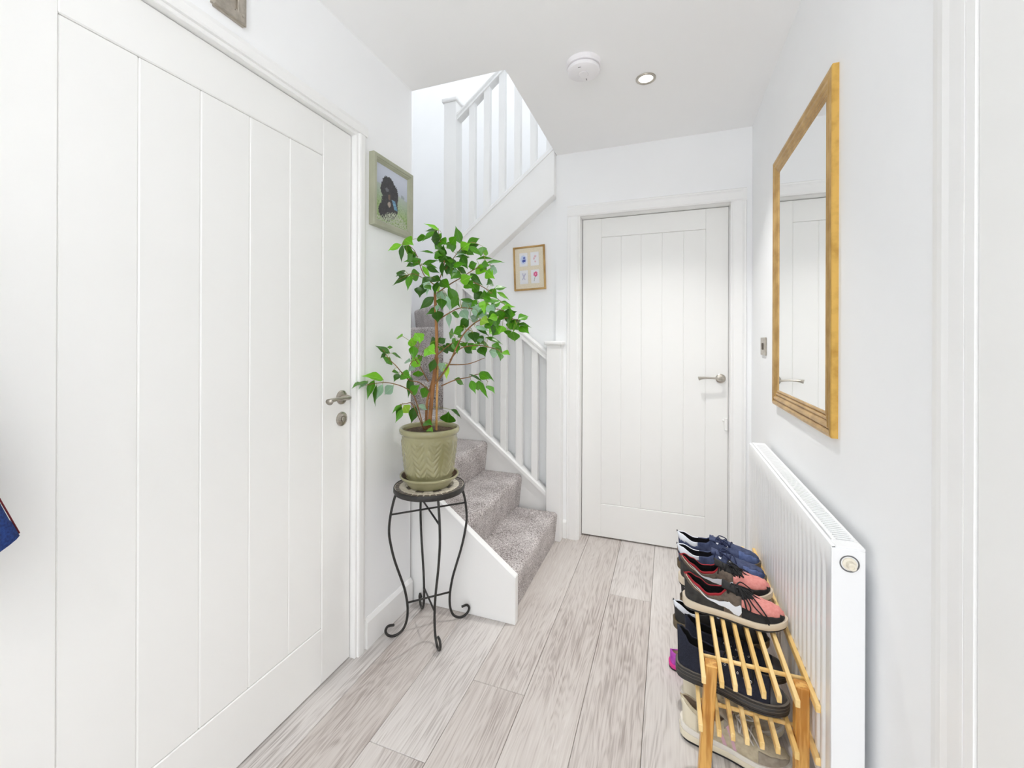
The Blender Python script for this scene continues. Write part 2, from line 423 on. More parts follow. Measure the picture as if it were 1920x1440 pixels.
# right-hand doorway: architrave, lining and a flush door
bm = nb()
prism(bm, [(XR, 0.93), (XR - 0.003, 0.9295), (XR - 0.0085, 0.905), (XR - 0.0105, 0.888), (XR - 0.009, 0.872), (XR - 0.0095, 0.862), (XR - 0.0105, 0.840), (XR - 0.0105, 0.8325), (XR, 0.8322)], 2, 0, 2.054)
box(bm, XR - 0.0100, XR + 0.16, 0.8085, 0.8318, 0, 2.06, 0.0008)
prism(bm, [(XR, 2.13), (XR - 0.014, 2.12), (XR - 0.014, 2.06), (XR, 2.055)], 1, -0.08, 0.93)
box(bm, XR - 0.014, XR, -0.08, -0.02, 0, 2.054); box(bm, XR - 0.003, XR + 0.16, -0.02, 0.0, 0, 2.06)
structure(mesh_obj('trim_3', bm, M_gloss))
bm = nb(); box(bm, XR - 0.0075, XR + 0.036, 0.003, 0.8065, 0.008, 2.052, 0.0025)
structure(mesh_obj('door_3', bm, M_door))
def skirt(name, axis, a, b, face, s, h=0.118, t=0.015):
    bm = nb()
    prof = [(face, 0), (face + s * t, 0), (face + s * t, h - 0.014), (face + s * (t - 0.008), h - 0.003), (face + s * 0.004, h), (face, h)]
    if axis == 1: prism(bm, prof, 1, a, b)
    else: prism(bm, prof, 0, a, b)
    return structure(mesh_obj(name, bm, M_gloss))
skirt('baseboard_left', 1, 1.398, 1.72, XL, 1)
skirt('baseboard_back', 0, -0.616, -0.594, YB, -1, 0.112)
skirt('baseboard_right', 1, 0.93, 2.61, XR, -1)

# ================================================================ staircase
st = thing('staircase', 'white timber staircase with grey carpeted steps turning up behind the potted plant', 'stairs', (-0.95, 2.15, 0))
RISE = 0.19
def step(poly, z0, z1, front=(), b=0.034, inset=0.020):
    """poly: plan outline; front: indices of the outline edges that are nosings"""
    bm = nb(); A, B = prism(bm, poly, 2, z0, z1)
    n = len(poly)
    if inset:
        cx = sum(p[0] for p in poly) / n; cy = sum(p[1] for p in poly) / n
        moved = set()
        for i in front:
            p, q = Vector(poly[i]), Vector(poly[(i + 1) % n])
            d = (q - p).normalized(); nn = Vector((-d.y, d.x))
            if nn.dot(Vector((cx, cy)) - p) < 0: nn = -nn
            for j in (i, (i + 1) % n):
                if j not in moved:
                    A[j].co.x += nn.x * inset; A[j].co.y += nn.y * inset; moved.add(j)
    es = []
    bm.edges.ensure_lookup_table()
    for i in front:
        for e in bm.edges:
            if e.verts[0] in (B[i], B[(i + 1) % n]) and e.verts[1] in (B[i], B[(i + 1) % n]): es.append(e)
    if es: bmesh.ops.bevel(bm, geom=es, offset=b, segments=5, affect='EDGES', profile=0.5)
    o = mesh_obj('step', bm, M_carpet, 'auto', st)
    return o
xs = [-0.632, -0.872, -1.112, -1.352]
yi, yo = 1.772, 2.583
step([(xs[0], yi), (xs[0], 2.553), (xs[1] - 0.02, 2.553), (xs[1] - 0.02, yi)], 0, RISE, (0, 1))
step([(xs[1], yi), (xs[1], yo), (xs[2] - 0.02, yo), (xs[2] - 0.02, yi)], RISE - 0.01, 2 * RISE, (0,))
step([(xs[2], yi), (xs[2], yo), (xs[3] - 0.02, yo), (xs[3] - 0.02, yi)], 2 * RISE - 0.01, 3 * RISE, (0,))
# six winders turning about the full-height newel
NP = (-1.385, 2.600)
XO, Y0, Y1 = -2.28, 1.725, 3.48
def ray_rect(a):
    dx, dy = math.cos(R(a)), math.sin(R(a)); best = 1e9
    if dx < -1e-6: best = min(best, (XO - NP[0]) / dx)
    if dy < -1e-6: best = min(best, (Y0 - NP[1]) / dy)
    if dy > 1e-6: best = min(best, (Y1 - NP[1]) / dy)
    return (NP[0] + dx * best, NP[1] + dy * best)
angs = [270, 205, 180, 157, 135, 112, 90]
for k in range(6):
    a, b = angs[k], angs[k + 1]
    pts = [NP, ray_rect(a)]
    for ca, cpt in ((math.degrees(math.atan2(Y0 - NP[1], XO - NP[0])) % 360, (XO, Y0)), (math.degrees(math.atan2(Y1 - NP[1], XO - NP[0])) % 360, (XO, Y1))):
        if b < ca < a: pts.append(cpt)
    pts.append(ray_rect(b - 3))
    step(pts, RISE * (3 + k) - 0.01, RISE * (4 + k), (0,))
# strings
def sloped(name, x0, z0t, z0b, x1, z1t, z1b, ya, yb, m=M_gloss, bev=0.003):
    bm = nb(); prism(bm, [(x0, z0b), (x0, z0t), (x1, z1t), (x1, z1b)], 1, ya, yb, bev, 1)
    return mesh_obj(name, bm, m, root=st)
bm = nb(); prism(bm, [(-0.616, 0.0), (-0.616, 0.207), (-1.34, 0.748), (-1.34, 0.0)], 1, 1.738, 1.772, 0.003, 1)
mesh_obj('string', bm, M_gloss, root=st)
TN = 0.80
def lowz(x): return 0.292 + TN * (-0.708 - x)
sloped('string', -0.70, lowz(-0.70) - 0.03, lowz(-0.70) - 0.31, -1.35, lowz(-1.35) - 0.03, lowz(-1.35) - 0.31, 2.586, 2.614)
def upz(x): return 1.950 + TN * (x + 1.30)
sloped('string', -1.345, upz(-1.345) - 0.012, upz(-1.345) - 0.315, -0.668, upz(-0.668) - 0.012, upz(-0.668) - 0.315, 2.578, 2.652)
def rail(name, xa, xb, fz, prof, y=2.600):
    """prof: (dy, dz) outline swept along the pitch between xa and xb"""
    bm = nb()
    A = [bm.verts.new((xa, y + p[0], fz(xa) + p[1])) for p in prof]; B = [bm.verts.new((xb, y + p[0], fz(xb) + p[1])) for p in prof]
    n = len(prof); bm.faces.new(A); bm.faces.new(B[::-1])
    for i in range(n): bm.faces.new((A[i], B[i], B[(i + 1) % n], A[(i + 1) % n]))
    return mesh_obj(name, bm, M_gloss, 'auto', st)
base_prof = [(-0.031, -0.034), (-0.031, -0.010), (-0.026, -0.004), (-0.022, 0), (0.022, 0), (0.026, -0.004), (0.031, -0.010), (0.031, -0.034)]
rail('base_rail', -0.70, -1.35, lowz, base_prof)
rail('base_rail', -1.345, -0.668, upz, base_prof)
hand_prof = [(-0.020, -0.058), (-0.030, -0.056), (-0.030, -0.044), (-0.020, -0.036), (-0.019, -0.030), (-0.029, -0.022), (-0.030, -0.012), (-0.022, -0.003), (-0.008, 0.0), (0.008, 0.0), (0.022, -0.003), (0.030, -0.012), (0.029, -0.022), (0.019, -0.030), (0.020, -0.036), (0.030, -0.044), (0.030, -0.056), (0.020, -0.058)]
def lowh(x): return 1.164 + TN * (-0.708 - x)
def uph(x): return 2.772 + TN * (x + 1.341)
rail('handrail', -0.70, -1.35, lowh, hand_prof)
rail('handrail', -1.345, -0.60, uph, hand_prof)
# spindles
def spindle(x, fb, ft, w=0.0205):
    bm = nb()
    box(bm, x - w, x + w, 2.600 - w, 2.600 + w, 0, 1)
    for v in bm.verts: v.co.z = fb(v.co.x) - 0.002 if v.co.z < 0.5 else ft(v.co.x) - 0.055
    bmesh.ops.bevel(bm, geom=bm.edges[:], offset=0.002, segments=1, affect='EDGES')
    mesh_obj('spindle', bm, M_gloss, root=st)
for i in range(6): spindle(-0.792 - 0.1055 * i, lowz, lowh)
for i in range(6): spindle(-1.235 + 0.107 * i, upz, uph)
def newel(x0, x1, y0, y1, z0, z1, cap):
    bm = nb(); box(bm, x0, x1, y0, y1, z0, z1, 0.003)
    o = mesh_obj('newel_post', bm, M_gloss, root=st)
    bm = nb(); e = 0.013
    box(bm, x0 - e, x1 + e, y0 - e, y1 + e, z1, z1 + cap, 0.008, 3)
    c = mesh_obj('newel_cap', bm, M_gloss, 'auto', o)
newel(-0.708, -0.617, 2.553, 2.628, 0, 1.204, 0.026)
newel(-1.432, -1.340, 2.555, 2.648, 0.55, 2.836, 0.028)

# ================================================================ things on the walls and ceiling
# gilt mirror on the right wall: y 1.368..2.060, z 0.975..1.972
t = thing('wall_mirror', 'tall rectangular mirror in a gilt wooden frame hanging above the radiator', 'mirror', (XR, 1.71, 0.972))
my0, my1, mz0, mz1 = 1.366, 2.052, 0.972, 1.975
prof = [(0.0, 0.0), (0.0, 0.0145), (0.003, 0.0165), (0.008, 0.0185), (0.013, 0.0175), (0.018, 0.0125), (0.0195, 0.0095), (0.0215, 0.0150), (0.027, 0.0180), (0.033, 0.0165), (0.038, 0.0110), (0.041, 0.0080), (0.0425, 0.0125), (0.0465, 0.0140), (0.0505, 0.0115), (0.0535, 0.0070), (0.055, 0.0110), (0.059, 0.0120), (0.063, 0.0095), (0.063, 0.0055)]
def frame_sweep(bm, c00, ax, ay, w, h, nrm, prof):
    """moulding swept round a rectangle: profile (inset, proud)"""
    c00, ax, ay, nrm = Vector(c00), Vector(ax), Vector(ay), Vector(nrm)
    rings = []
    for (cx, cy, sx, sy) in ((0, 0, 1, 1), (w, 0, -1, 1), (w, h, -1, -1), (0, h, 1, -1)):
        rings.append([bm.verts.new(c00 + ax * (cx + sx * i) + ay * (cy + sy * i) + nrm * p) for i, p in prof])
    fs = []
    for k in range(4):
        A, B = rings[k], rings[(k + 1) % 4]
        for i in range(len(prof) - 1): fs.append((i, k, bm.faces.new((A[i], B[i], B[i + 1], A[i + 1]))))
    return fs
bm = nb()
fs = frame_sweep(bm, (XR, my0, mz0), (0, 1, 0), (0, 0, 1), my1 - my0, mz1 - mz0, (-1, 0, 0), prof)
for i, k, f in fs:
    if i < 2: f.material_index = 1
mesh_obj('frame', bm, [M_gold, M_gold_edge], root=t)
bm = nb(); box(bm, XR - 0.0078, XR - 0.0050, my0 + 0.055, my1 - 0.055, mz0 + 0.055, mz1 - 0.055)
mesh_obj('glass', bm, M_mirror, root=t)
bm = nb(); box(bm, XR - 0.0050, XR, my0 + 0.01, my1 - 0.01, mz0 + 0.01, mz1 - 0.01); mesh_obj('backing', bm, mat('brown_board', (0.1, 0.06, 0.03), 0.8), root=t)

# dog photograph in a sage frame on the left wall
t = thing('dog_photograph', 'framed photo of a curly black dog in a sage green frame beside the left door', 'picture', (XL, 1.56, 1.70))
py0, py1, pz0, pz1 = 1.418, 1.698, 1.698, 1.992
M_sage = noisy('sage_painted_frame', srgb(172, 174, 152), srgb(160, 162, 140), 12, 0.4)
bm = nb()
frame_sweep(bm, (XL, py0, pz0), (0, 1, 0), (0, 0, 1), py1 - py0, pz1 - pz0, (1, 0, 0), [(0, 0), (0, 0.024), (0.002, 0.026), (0.016, 0.026), (0.018, 0.022), (0.022, 0.021), (0.024, 0.018), (0.030, 0.013), (0.030, 0.006)])
mesh_obj('frame', bm, M_sage, root=t)
def dogfun(u, v):
    n1 = noise.noise((u * 9, v * 9, 3)); n2 = noise.noise((u * 34, v * 34, 7)); n3 = noise.noise((u * 70, v * 60, 1))
    hz = 0.66 - 0.10 * u
    if v > hz:
        t = min(1, (v - hz) * 3.2); g = 0.5 + 0.08 * n1
        c = (0.46 + 0.12 * t, 0.50 + 0.12 * t, 0.58 + 0.14 * t)
        if abs(u - 0.83) < 0.06 and v < hz + 0.05 + 0.02 * n2: c = (0.30, 0.34, 0.37)
    else:
        q = 0.5 + 0.8 * n2 + 0.5 * n3 + 0.25 * n1
        fade = max(0, min(1, (hz - v) * 3))
        c = (0.20 + 0.20 * q, 0.30 + 0.22 * q, 0.10 + 0.16 * q)
        c = tuple(a * fade + b * (1 - fade) for a, b in zip(c, (0.40, 0.46, 0.42)))
    rag = 0.035 * n2 + 0.02 * n3
    def el(cx, cy, rx, ry): return ((u - cx) / rx) ** 2 + ((v - cy) / ry) ** 2
    head = min(el(0.38, 0.70, 0.19, 0.14), el(0.27, 0.59, 0.13, 0.15), el(0.55, 0.56, 0.13, 0.19), el(0.39, 0.57, 0.18, 0.15))
    body = min(el(0.42, 0.36, 0.25, 0.26), el(0.30, 0.20, 0.22, 0.16))
    if head < 1 + rag * 7 or body < 1 + rag * 7:
        k = 0.025 + 0.03 * max(0, n2) + 0.02 * max(0, n3)
        c = (k * 1.05, k, k * 1.12)
        if el(0.33, 0.60, 0.05, 0.035) < 1: c = (0.14, 0.14, 0.16)
        if el(0.40, 0.49, 0.035, 0.05) < 1 + rag * 5: c = (0.16, 0.10, 0.07)
        if el(0.40, 0.36, 0.045, 0.05) < 1 + rag * 6: c = (0.38, 0.31, 0.26)
    if abs((u - 0.56) + 0.55 * (v - 0.40)) < 0.05 and abs(v - 0.385) < 0.085: c = (0.10, 0.24, 0.38) if n2 < 0.15 else (0.2, 0.4, 0.55)
    if v < 0.10 + 0.14 * max(0, math.sin((u - 0.2) * 4)) + 0.08 * n2 and n3 + n2 > -0.15: c = (0.42 + 0.25 * n3, 0.46 + 0.22 * n3, 0.34 + 0.2 * n3)
    return tuple(max(0.005, min(0.9, x)) for x in c)
print_panel('photo', (XL + 0.012, py0 + 0.026, pz0 + 0.026), (0, py1 - py0 - 0.052, 0), (0, 0, pz1 - pz0 - 0.052), 64, 70, dogfun, M_print, t)
bm = nb(); box(bm, XL, XL + 0.008, py0 + 0.004, py1 - 0.004, pz0 + 0.004, pz1 - 0.004); mesh_obj('backing', bm, M_dark, root=t)

# four flower cards in a thin gold frame under the upper flight, hung a little crooked
t = thing('flower_picture', 'small gold framed picture of four flower cards hanging crooked under the upper stairs', 'picture', (-0.848, 2.652, 1.70))
w, h = 0.214, 0.286
rot = Matrix.Translation((-0.849, 2.652, 1.7025)) @ Matrix.Rotation(R(-2.1), 4, 'Y')
def rt(bm): bmesh.ops.transform(bm, matrix=rot, verts=bm.verts[:])
bm = nb(); frame_sweep(bm, (-w / 2, 0, -h / 2), (1, 0, 0), (0, 0, 1), w, h, (0, -1, 0), [(0, 0), (0, 0.014), (0.003, 0.017), (0.008, 0.017), (0.011, 0.013), (0.011, 0.006)]); rt(bm)
mesh_obj('frame', bm, M_gold, root=t)
bm = nb(); box(bm, -w / 2 + 0.004, w / 2 - 0.004, -0.009, 0, -h / 2 + 0.004, h / 2 - 0.004); rt(bm)
mesh_obj('mount', bm, noisy('cream_linen_mount', srgb(232, 222, 200), srgb(222, 212, 188), 160, 0.8), root=t)
def flower(kind):
    def f(u, v):
        n = noise.noise((u * 12, v * 14, kind * 5.0)) * 0.12
        c = (0.80, 0.80, 0.82)
        def el(cx, cy, rx, ry): return ((u - cx) / rx) ** 2 + ((v - cy) / ry) ** 2
        if kind == 0:
            if el(0.55, 0.42, 0.22, 0.11) < 1 + n * 4 or el(0.58, 0.62, 0.14, 0.07) < 1 + n * 4: c = (0.06, 0.10, 0.42)
            elif el(0.5, 0.5, 0.36, 0.34) < 1 + n * 3: c = (0.58, 0.66, 0.84)
        elif kind == 1:
            if el(0.42, 0.52, 0.10, 0.09) < 1 + n * 5 or el(0.58, 0.68, 0.14, 0.08) < 1 + n * 5 or el(0.55, 0.30, 0.09, 0.06) < 1 + n * 5: c = (0.74, 0.48, 0.52)
        elif kind == 2:
            for (a, b, x, y) in ((0.3, 0.8, 0.5, 0.5), (0.72, 0.78, 0.5, 0.5), (0.5, 0.82, 0.5, 0.5), (0.3, 0.3, 0.45, 0.5), (0.62, 0.3, 0.5, 0.5)):
                dx, dy = x - a, y - b; L = math.hypot(dx, dy); q = ((u - a) * dx + (v - b) * dy) / L
                if 0 < q < L and abs((u - a) * dy - (v - b) * dx) / L < 0.045: c = (0.47, 0.46, 0.60)
        else:
            if el(0.55, 0.66, 0.24, 0.19) < 1 + n * 5: c = (0.70, 0.10, 0.26) if el(0.55, 0.66, 0.07, 0.06) > 1 else (0.85, 0.5, 0.55)
            elif abs(u - (0.30 + 0.4 * v)) < 0.035 and 0.15 < v < 0.5: c = (0.35, 0.40, 0.36)
        return c
    return f
cw, ch = 0.056, 0.088
for k, (cx, cz) in enumerate(((-0.038, 0.057), (0.038, 0.057), (-0.038, -0.057), (0.038, -0.057))):
    o_ = rot @ Vector((cx - cw / 2, -0.0105, cz - ch / 2))
    print_panel('flower_card', o_, rot.to_3x3() @ Vector((cw, 0, 0)), rot.to_3x3() @ Vector((0, 0, ch)), 22, 32, flower(k), M_print, t)

# nickel plate high on the left wall
t = thing('wall_plate', 'brushed nickel plate with a recessed square centre high above the left door', 'plate', (XL, 0.83, 2.114))
a0, a1, b0, b1 = 0.781, 0.878, 2.112, 2.232
bm = nb(); frame_sweep(bm, (XL, a0, b0), (0, 1, 0), (0, 0, 1), a1 - a0, b1 - b0, (1, 0, 0), [(0, 0), (0, 0.008), (0.002, 0.0105), (0.006, 0.012), (0.010, 0.0125), (0.026, 0.0125), (0.028, 0.0105), (0.028, 0.004)])
bmesh.ops.bevel(bm, geom=[e for e in bm.edges if abs(e.verts[0].co.x - e.verts[1].co.x) > 0.005 and abs(e.verts[0].co.y - e.verts[1].co.y) < 1e-6 and abs(e.verts[0].co.z - e.verts[1].co.z) < 1e-6], offset=0.006, segments=3, affect='EDGES')
mesh_obj('surround', bm, M_plate, root=t)
bm = nb(); box(bm, XL, XL + 0.005, a0 + 0.02, a1 - 0.02, b0 + 0.02, b1 - 0.02); mesh_obj('centre', bm, M_plate, root=t)
for zz in (b0 + 0.014, b1 - 0.014):
    bm = nb(); lathe(bm, [(0, 0), (0.0045, 0), (0.0045, 0.0018), (0, 0.0018)], 0, 0, 16); bmesh.ops.transform(bm, matrix=Matrix.Translation((XL + 0.0122, a1 - 0.013, zz + 0.012)) @ Matrix.Rotation(R(90), 4, 'Y'), verts=bm.verts[:]); mesh_obj('screw', bm, M_nickel, root=t)
# light switch beyond the mirror
t = thing('light_switch', 'small brushed steel light switch on the right wall just beyond the mirror', 'switch', (XR, 2.30, 1.165))
bm = nb(); box(bm, XR - 0.007, XR, 2.246, 2.352, 1.166, 1.250, 0.003, 2); mesh_obj('face_plate', bm, M_plate, root=t)
bm = nb(); box(bm, XR - 0.012, XR - 0.006, 2.290, 2.306, 1.192, 1.224, 0.003, 2); mesh_obj('rocker', bm, mat('dark_nickel', srgb(120, 112, 104), 0.4, 0.8), root=t)
# smoke alarm and downlight
M_plastic = mat('white_abs', srgb(240, 238, 240), 0.4)
t = thing('smoke_alarm', 'round white smoke alarm on the ceiling left of the downlight', 'alarm', (-0.339, 1.79, ZC))
bm = nb(); lathe(bm, [(0, ZC), (0.0715, ZC), (0.0715, ZC - 0.020), (0.069, ZC - 0.022), (0.061, ZC - 0.022), (0.061, ZC - 0.026), (0, ZC - 0.026)], -0.339, 1.79, 56); mesh_obj('base', bm, M_plastic, 'auto', t)
bm = nb(); lathe(bm, [(0, ZC - 0.024), (0.066, ZC - 0.026), (0.068, ZC - 0.030), (0.066, ZC - 0.040), (0.056, ZC - 0.0455), (0.022, ZC - 0.047), (0.021, ZC - 0.0455), (0, ZC - 0.0455)], -0.339, 1.79, 56); mesh_obj('cover', bm, M_plastic, 'auto', t)
bm = nb(); lathe(bm, [(0, ZC - 0.0450), (0.0195, ZC - 0.0450), (0.0185, ZC - 0.0490), (0, ZC - 0.0492)], -0.339, 1.79, 40); mesh_obj('test_button', bm, M_plastic, 'auto', t)
bm = nb(); box(bm, -0.335, -0.332, 1.825, 1.838, ZC - 0.0465, ZC - 0.043); mesh_obj('sounder_slot', bm, M_slot, root=t)
bm = nb(); box(bm, -0.352, -0.340, 1.7395, 1.743, ZC - 0.046, ZC - 0.042); mesh_obj('sensor_slot', bm, M_slot, root=t)
t = thing('downlight', 'round recessed downlight with a nickel rim on the ceiling right of the smoke alarm', 'light', (-0.098, 1.989, ZC))
bm = nb(); lathe(bm, [(0.043, ZC), (0.043, ZC - 0.004), (0.040, ZC - 0.006), (0.032, ZC - 0.005), (0.030, ZC - 0.002), (0.030, ZC + 0.0)], -0.098, 1.989, 48); mesh_obj('bezel', bm, M_nickel, True, t)
M_lamp = mat('lit_lens', (1, 1, 1), 0.4); bsdf(M_lamp).inputs['Emission Color'].default_value = (1, 0.98, 0.95, 1); bsdf(M_lamp).inputs['Emission Strength'].default_value = 6
bm = nb(); lathe(bm, [(0, ZC - 0.0022), (0.020, ZC - 0.0022), (0.030, ZC - 0.0012), (0.030, ZC)], -0.098, 1.989, 40); mesh_obj('lens', bm, M_lamp, True, t)

# ================================================================ radiator
t = thing('radiator', 'white steel panel radiator with a top grille on the right wall behind the shoe rack', 'radiator', (0.375, 1.66, 0.175))
ra, rb, ry0, ry1, rz0, rz1 = 0.343, 0.406, 1.140, 2.180, 0.175, 0.775
bm = nb()   # corrugated front panel
npan = 26; pitch = (ry1 - ry0 - 0.06) / npan
pr = [(ry0 + 0.003, 0.0)]
for i in range(npan):
    y = ry0 + 0.03 + pitch * i
    pr += [(y + pitch * 0.08, 0.0), (y + pitch * 0.2, 0.0055), (y + pitch * 0.36, 0.0055), (y + pitch * 0.48, 0.0)]
pr.append((ry1 - 0.003, 0.0))
zk = [(rz0, 0, ra + 0.016), (rz0 + 0.004, 0, ra + 0.001), (rz0 + 0.03, 0, ra), (rz0 + 0.045, 1, ra), (rz1 - 0.062, 1, ra), (rz1 - 0.047, 0, ra), (rz1 - 0.010, 0, ra), (rz1 - 0.002, 0, ra + 0.002), (rz1, 0, ra + 0.008)]
g = [[bm.verts.new((x0 + d * k, y, z)) for (y, d) in pr] for (z, k, x0) in zk]
for A, B in zip(g, g[1:]):
    for i in range(len(pr) - 1): bm.faces.new((A[i], A[i + 1], B[i + 1], B[i]))
mesh_obj('front_panel', bm, M_radiator, 'auto', t)
for yy in (ry0, ry1 - 0.012):
    bm = nb(); box(bm, ra + 0.0005, rb, yy, yy + 0.012, rz0 + 0.004, rz1 - 0.0035, 0.0015, 1)
    mesh_obj('side_panel', bm, M_radiator, 'auto', t)
bm = nb(); box(bm, rb - 0.012, rb, ry0 + 0.012, ry1 - 0.012, rz0, rz1 - 0.02); mesh_obj('rear_panel', bm, M_radiator, root=t)
# top grille: rim and cross bars
bm = nb()
box(bm, ra + 0.006, ra + 0.013, ry0 + 0.004, ry1 - 0.004, rz1 - 0.012, rz1 - 0.004); box(bm, ra + 0.012, ra + 0.021, ry0 + 0.0345, ry1 - 0.0345, rz1 - 0.004, rz1 + 0.002, 0.001); box(bm, rb - 0.008, rb, ry0 + 0.0345, ry1 - 0.0345, rz1 - 0.004, rz1 + 0.002, 0.001)
box(bm, ra + 0.008, rb, ry0 + 0.001, ry0 + 0.034, rz1 - 0.004, rz1 + 0.002, 0.001); box(bm, ra + 0.012, rb, ry1 - 0.034, ry1 - 0.004, rz1 - 0.004, rz1 + 0.002, 0.001)
gr = mesh_obj('top_grille', bm, M_radiator, root=t)
me = None; nbar = 78
for i in range(nbar):
    y = ry0 + 0.036 + (ry1 - ry0 - 0.074) * i / (nbar - 1)
    if me is None:
        bm = nb(); box(bm, ra + 0.018, rb - 0.006, -0.0036, 0.0036, rz1 - 0.004, rz1 + 0.001)
        o = mesh_obj('grille_bar', bm, M_radiator, root=gr); me = o.data
        o.matrix_parent_inverse = gr.matrix_parent_inverse.copy(); o.matrix_parent_inverse = Matrix.Identity(4)
    else:
        o = bpy.data.objects.new('grille_bar', me); COL.objects.link(o); o.parent = gr
    o.location = (0, y, 0)
bm = nb(); box(bm, ra + 0.022, rb - 0.014, ry0 + 0.02, ry1 - 0.02, rz1 - 0.25, rz1 - 0.050); mesh_obj('convector', bm, mat('shaded_fins', srgb(120, 120, 120), 0.7), root=t)  # shade put into the colour: dark fins make the slits above look deep
# air vent plug on the near end
cx, cz = 0.3765, 0.741
bm = nb(); lathe(bm, [(0.0185, 0), (0.0185, 0.0006), (0.0165, 0.0012), (0.0158, 0.0002)], 0, 0, 36)
M4 = Matrix.Translation((cx, ry0, cz)) @ Matrix.Rotation(R(90), 4, 'X')
bmesh.ops.transform(bm, matrix=M4, verts=bm.verts[:]); mesh_obj('vent_ring', bm, M_slot, True, t)
bm = nb(); lathe(bm, [(0.0135, 0.0), (0.0135, 0.003), (0.0105, 0.0040), (0.0085, 0.0045), (0.0078, 0.018), (0.0064, 0.0195), (0.0036, 0.0195), (0.0034, 0.0172), (0, 0.0172)], 0, 0, 36)
bmesh.ops.transform(bm, matrix=M4, verts=bm.verts[:]); o = mesh_obj('vent_plug', bm, noisy('cream_plastic', srgb(240, 234, 218), srgb(230, 222, 204), 90, 0.4), 'auto', t); o['label'] = 'cream plastic bleed plug'
for yy in (1.30, 2.02):
    bm = nb(); box(bm, rb, XR, yy, yy + 0.03, 0.25, 0.70); mesh_obj('bracket', bm, M_radiator, root=t)
bm = nb(); tube(bm, [(0.376, ry1 - 0.04, 0.0), (0.376, ry1 - 0.04, rz0 + 0.01)], 0.0075, 12); tube(bm, [(0.376, ry0 + 0.05, 0.0), (0.376, ry0 + 0.05, rz0 + 0.01)], 0.0075, 12); mesh_obj('supply_pipe', bm, M_radiator, True, t)

# ================================================================ blue jacket hanging left of the near door
t = thing('jacket', 'dark blue jacket sleeve with thin red edging, half out of view beside the left door', 'jacket', (-1.10, 0.22, 1.0))
M_blue = noisy('blue_cotton', srgb(28, 58, 122), srgb(18, 40, 92), 260, 0.85, 0.2, 2, dist=0.0008)
M_red = mat('red_piping', srgb(120, 28, 40), 0.8)
# sleeve: flattened tube down to a square-cut cuff
A = Vector((-1.062, 0.404, 0.891)); hem = Vector((0, -0.0245, -0.0125)).normalized(); axd = Vector((0, -0.026, 0.068)).normalized()
def ring(c, wd, dp, tw=0):
    out = []
    for k in range(20):
        a = 2 * math.pi * k / 20
        ex = lambda q: math.copysign(abs(q) ** 0.75, q)
        out.append(c + hem * (wd * ex(math.cos(a))) + Vector((1, 0, 0)) * (dp * ex(math.sin(a))))
    return out
bm = nb(); rings = []
for (l, wd, dp) in ((0.0, 0.062, 0.022), (0.028, 0.0625, 0.023), (0.03, 0.0615, 0.022), (0.2, 0.068, 0.028), (0.4, 0.078, 0.032), (0.56, 0.085, 0.034)):
    c = A + hem * 0.062 + axd * l
    rings.append([bm.verts.new(p) for p in ring(c, wd, dp)])
for P_, Q_ in zip(rings, rings[1:]):
    for k in range(20): bm.faces.new((P_[k], P_[(k + 1) % 20], Q_[(k + 1) % 20], Q_[k]))
bm.faces.new(rings[-1])
sl = mesh_obj('sleeve', bm, M_blue, True, t)
bm = nb(); tube(bm, [A - hem * 0.0005 + axd * l + hem * (-(0.0005 + 0.006 * (l / 0.2))) for l in (0.0, 0.07, 0.14, 0.2)], 0.0012, 6); mesh_obj('piping', bm, M_red, True, sl)
# body on a hook
bm = nb(); prev = None
for (z, y0_, y1_, dp) in ((0.72, -0.10, 0.22, 0.035), (0.9, -0.10, 0.215, 0.04), (1.2, -0.09, 0.205, 0.04), (1.42, -0.06, 0.22, 0.04), (1.52, 0.0, 0.15, 0.03), (1.56, 0.04, 0.11, 0.02)):
    cur = []
    for k in range(20):
        a = 2 * math.pi * k / 20
        cur.append(bm.verts.new((XL + 0.05 + dp * math.sin(a), (y0_ + y1_) / 2 + (y1_ - y0_) / 2 * math.cos(a), z)))
    if prev:
        for k in range(20): bm.faces.new((prev[k], prev[(k + 1) % 20], cur[(k + 1) % 20], cur[k]))
    prev = cur
bm.faces.new(prev); mesh_obj('body', bm, M_blue, True, t)
bm = nb(); box(bm, XL, XL + 0.006, 0.06, 0.09, 1.52, 1.60, 0.002); tube(bm, smooth_path([(XL + 0.004, 0.075, 1.57), (XL + 0.03, 0.075, 1.56), (XL + 0.05, 0.075, 1.55), (XL + 0.056, 0.075, 1.575)]), 0.004, 8); mesh_obj('coat_hook', bm, M_nickel, True, t)

# ================================================================ shoe rack
t = thing('shoe_rack', 'low slatted pine shoe rack with two tiers against the radiator', 'rack', (0.21, 1.62, 0))
px = [(0.096, 0.126), (0.303, 0.333)]
for (a, b) in px:
    for (c, d) in ((1.250, 1.282), (1.955, 1.987)):
        bm = nb(); box(bm, a, b, c, d, 0.0, 0.366, 0.0025)
        if a < 0.2:
            for v in bm.verts: v.co.x -= 0.020 * (1 - v.co.z / 0.366)
        o = mesh_obj('post', bm, M_pine, root=t)
        bm = nb(); lathe(bm, [(0, 0.3664), (0.005, 0.3664), (0.0052, 0.366)], (a + b) / 2, (c + d) / 2, 14); h_ = mesh_obj('peg_hole', bm, mat('drilled_hole', srgb(120, 74, 40), 0.8), root=o); h_.matrix_parent_inverse = INV[t.name]
sx = [0.089, 0.1315, 0.162, 0.193, 0.225, 0.258, 0.2965, 0.338]
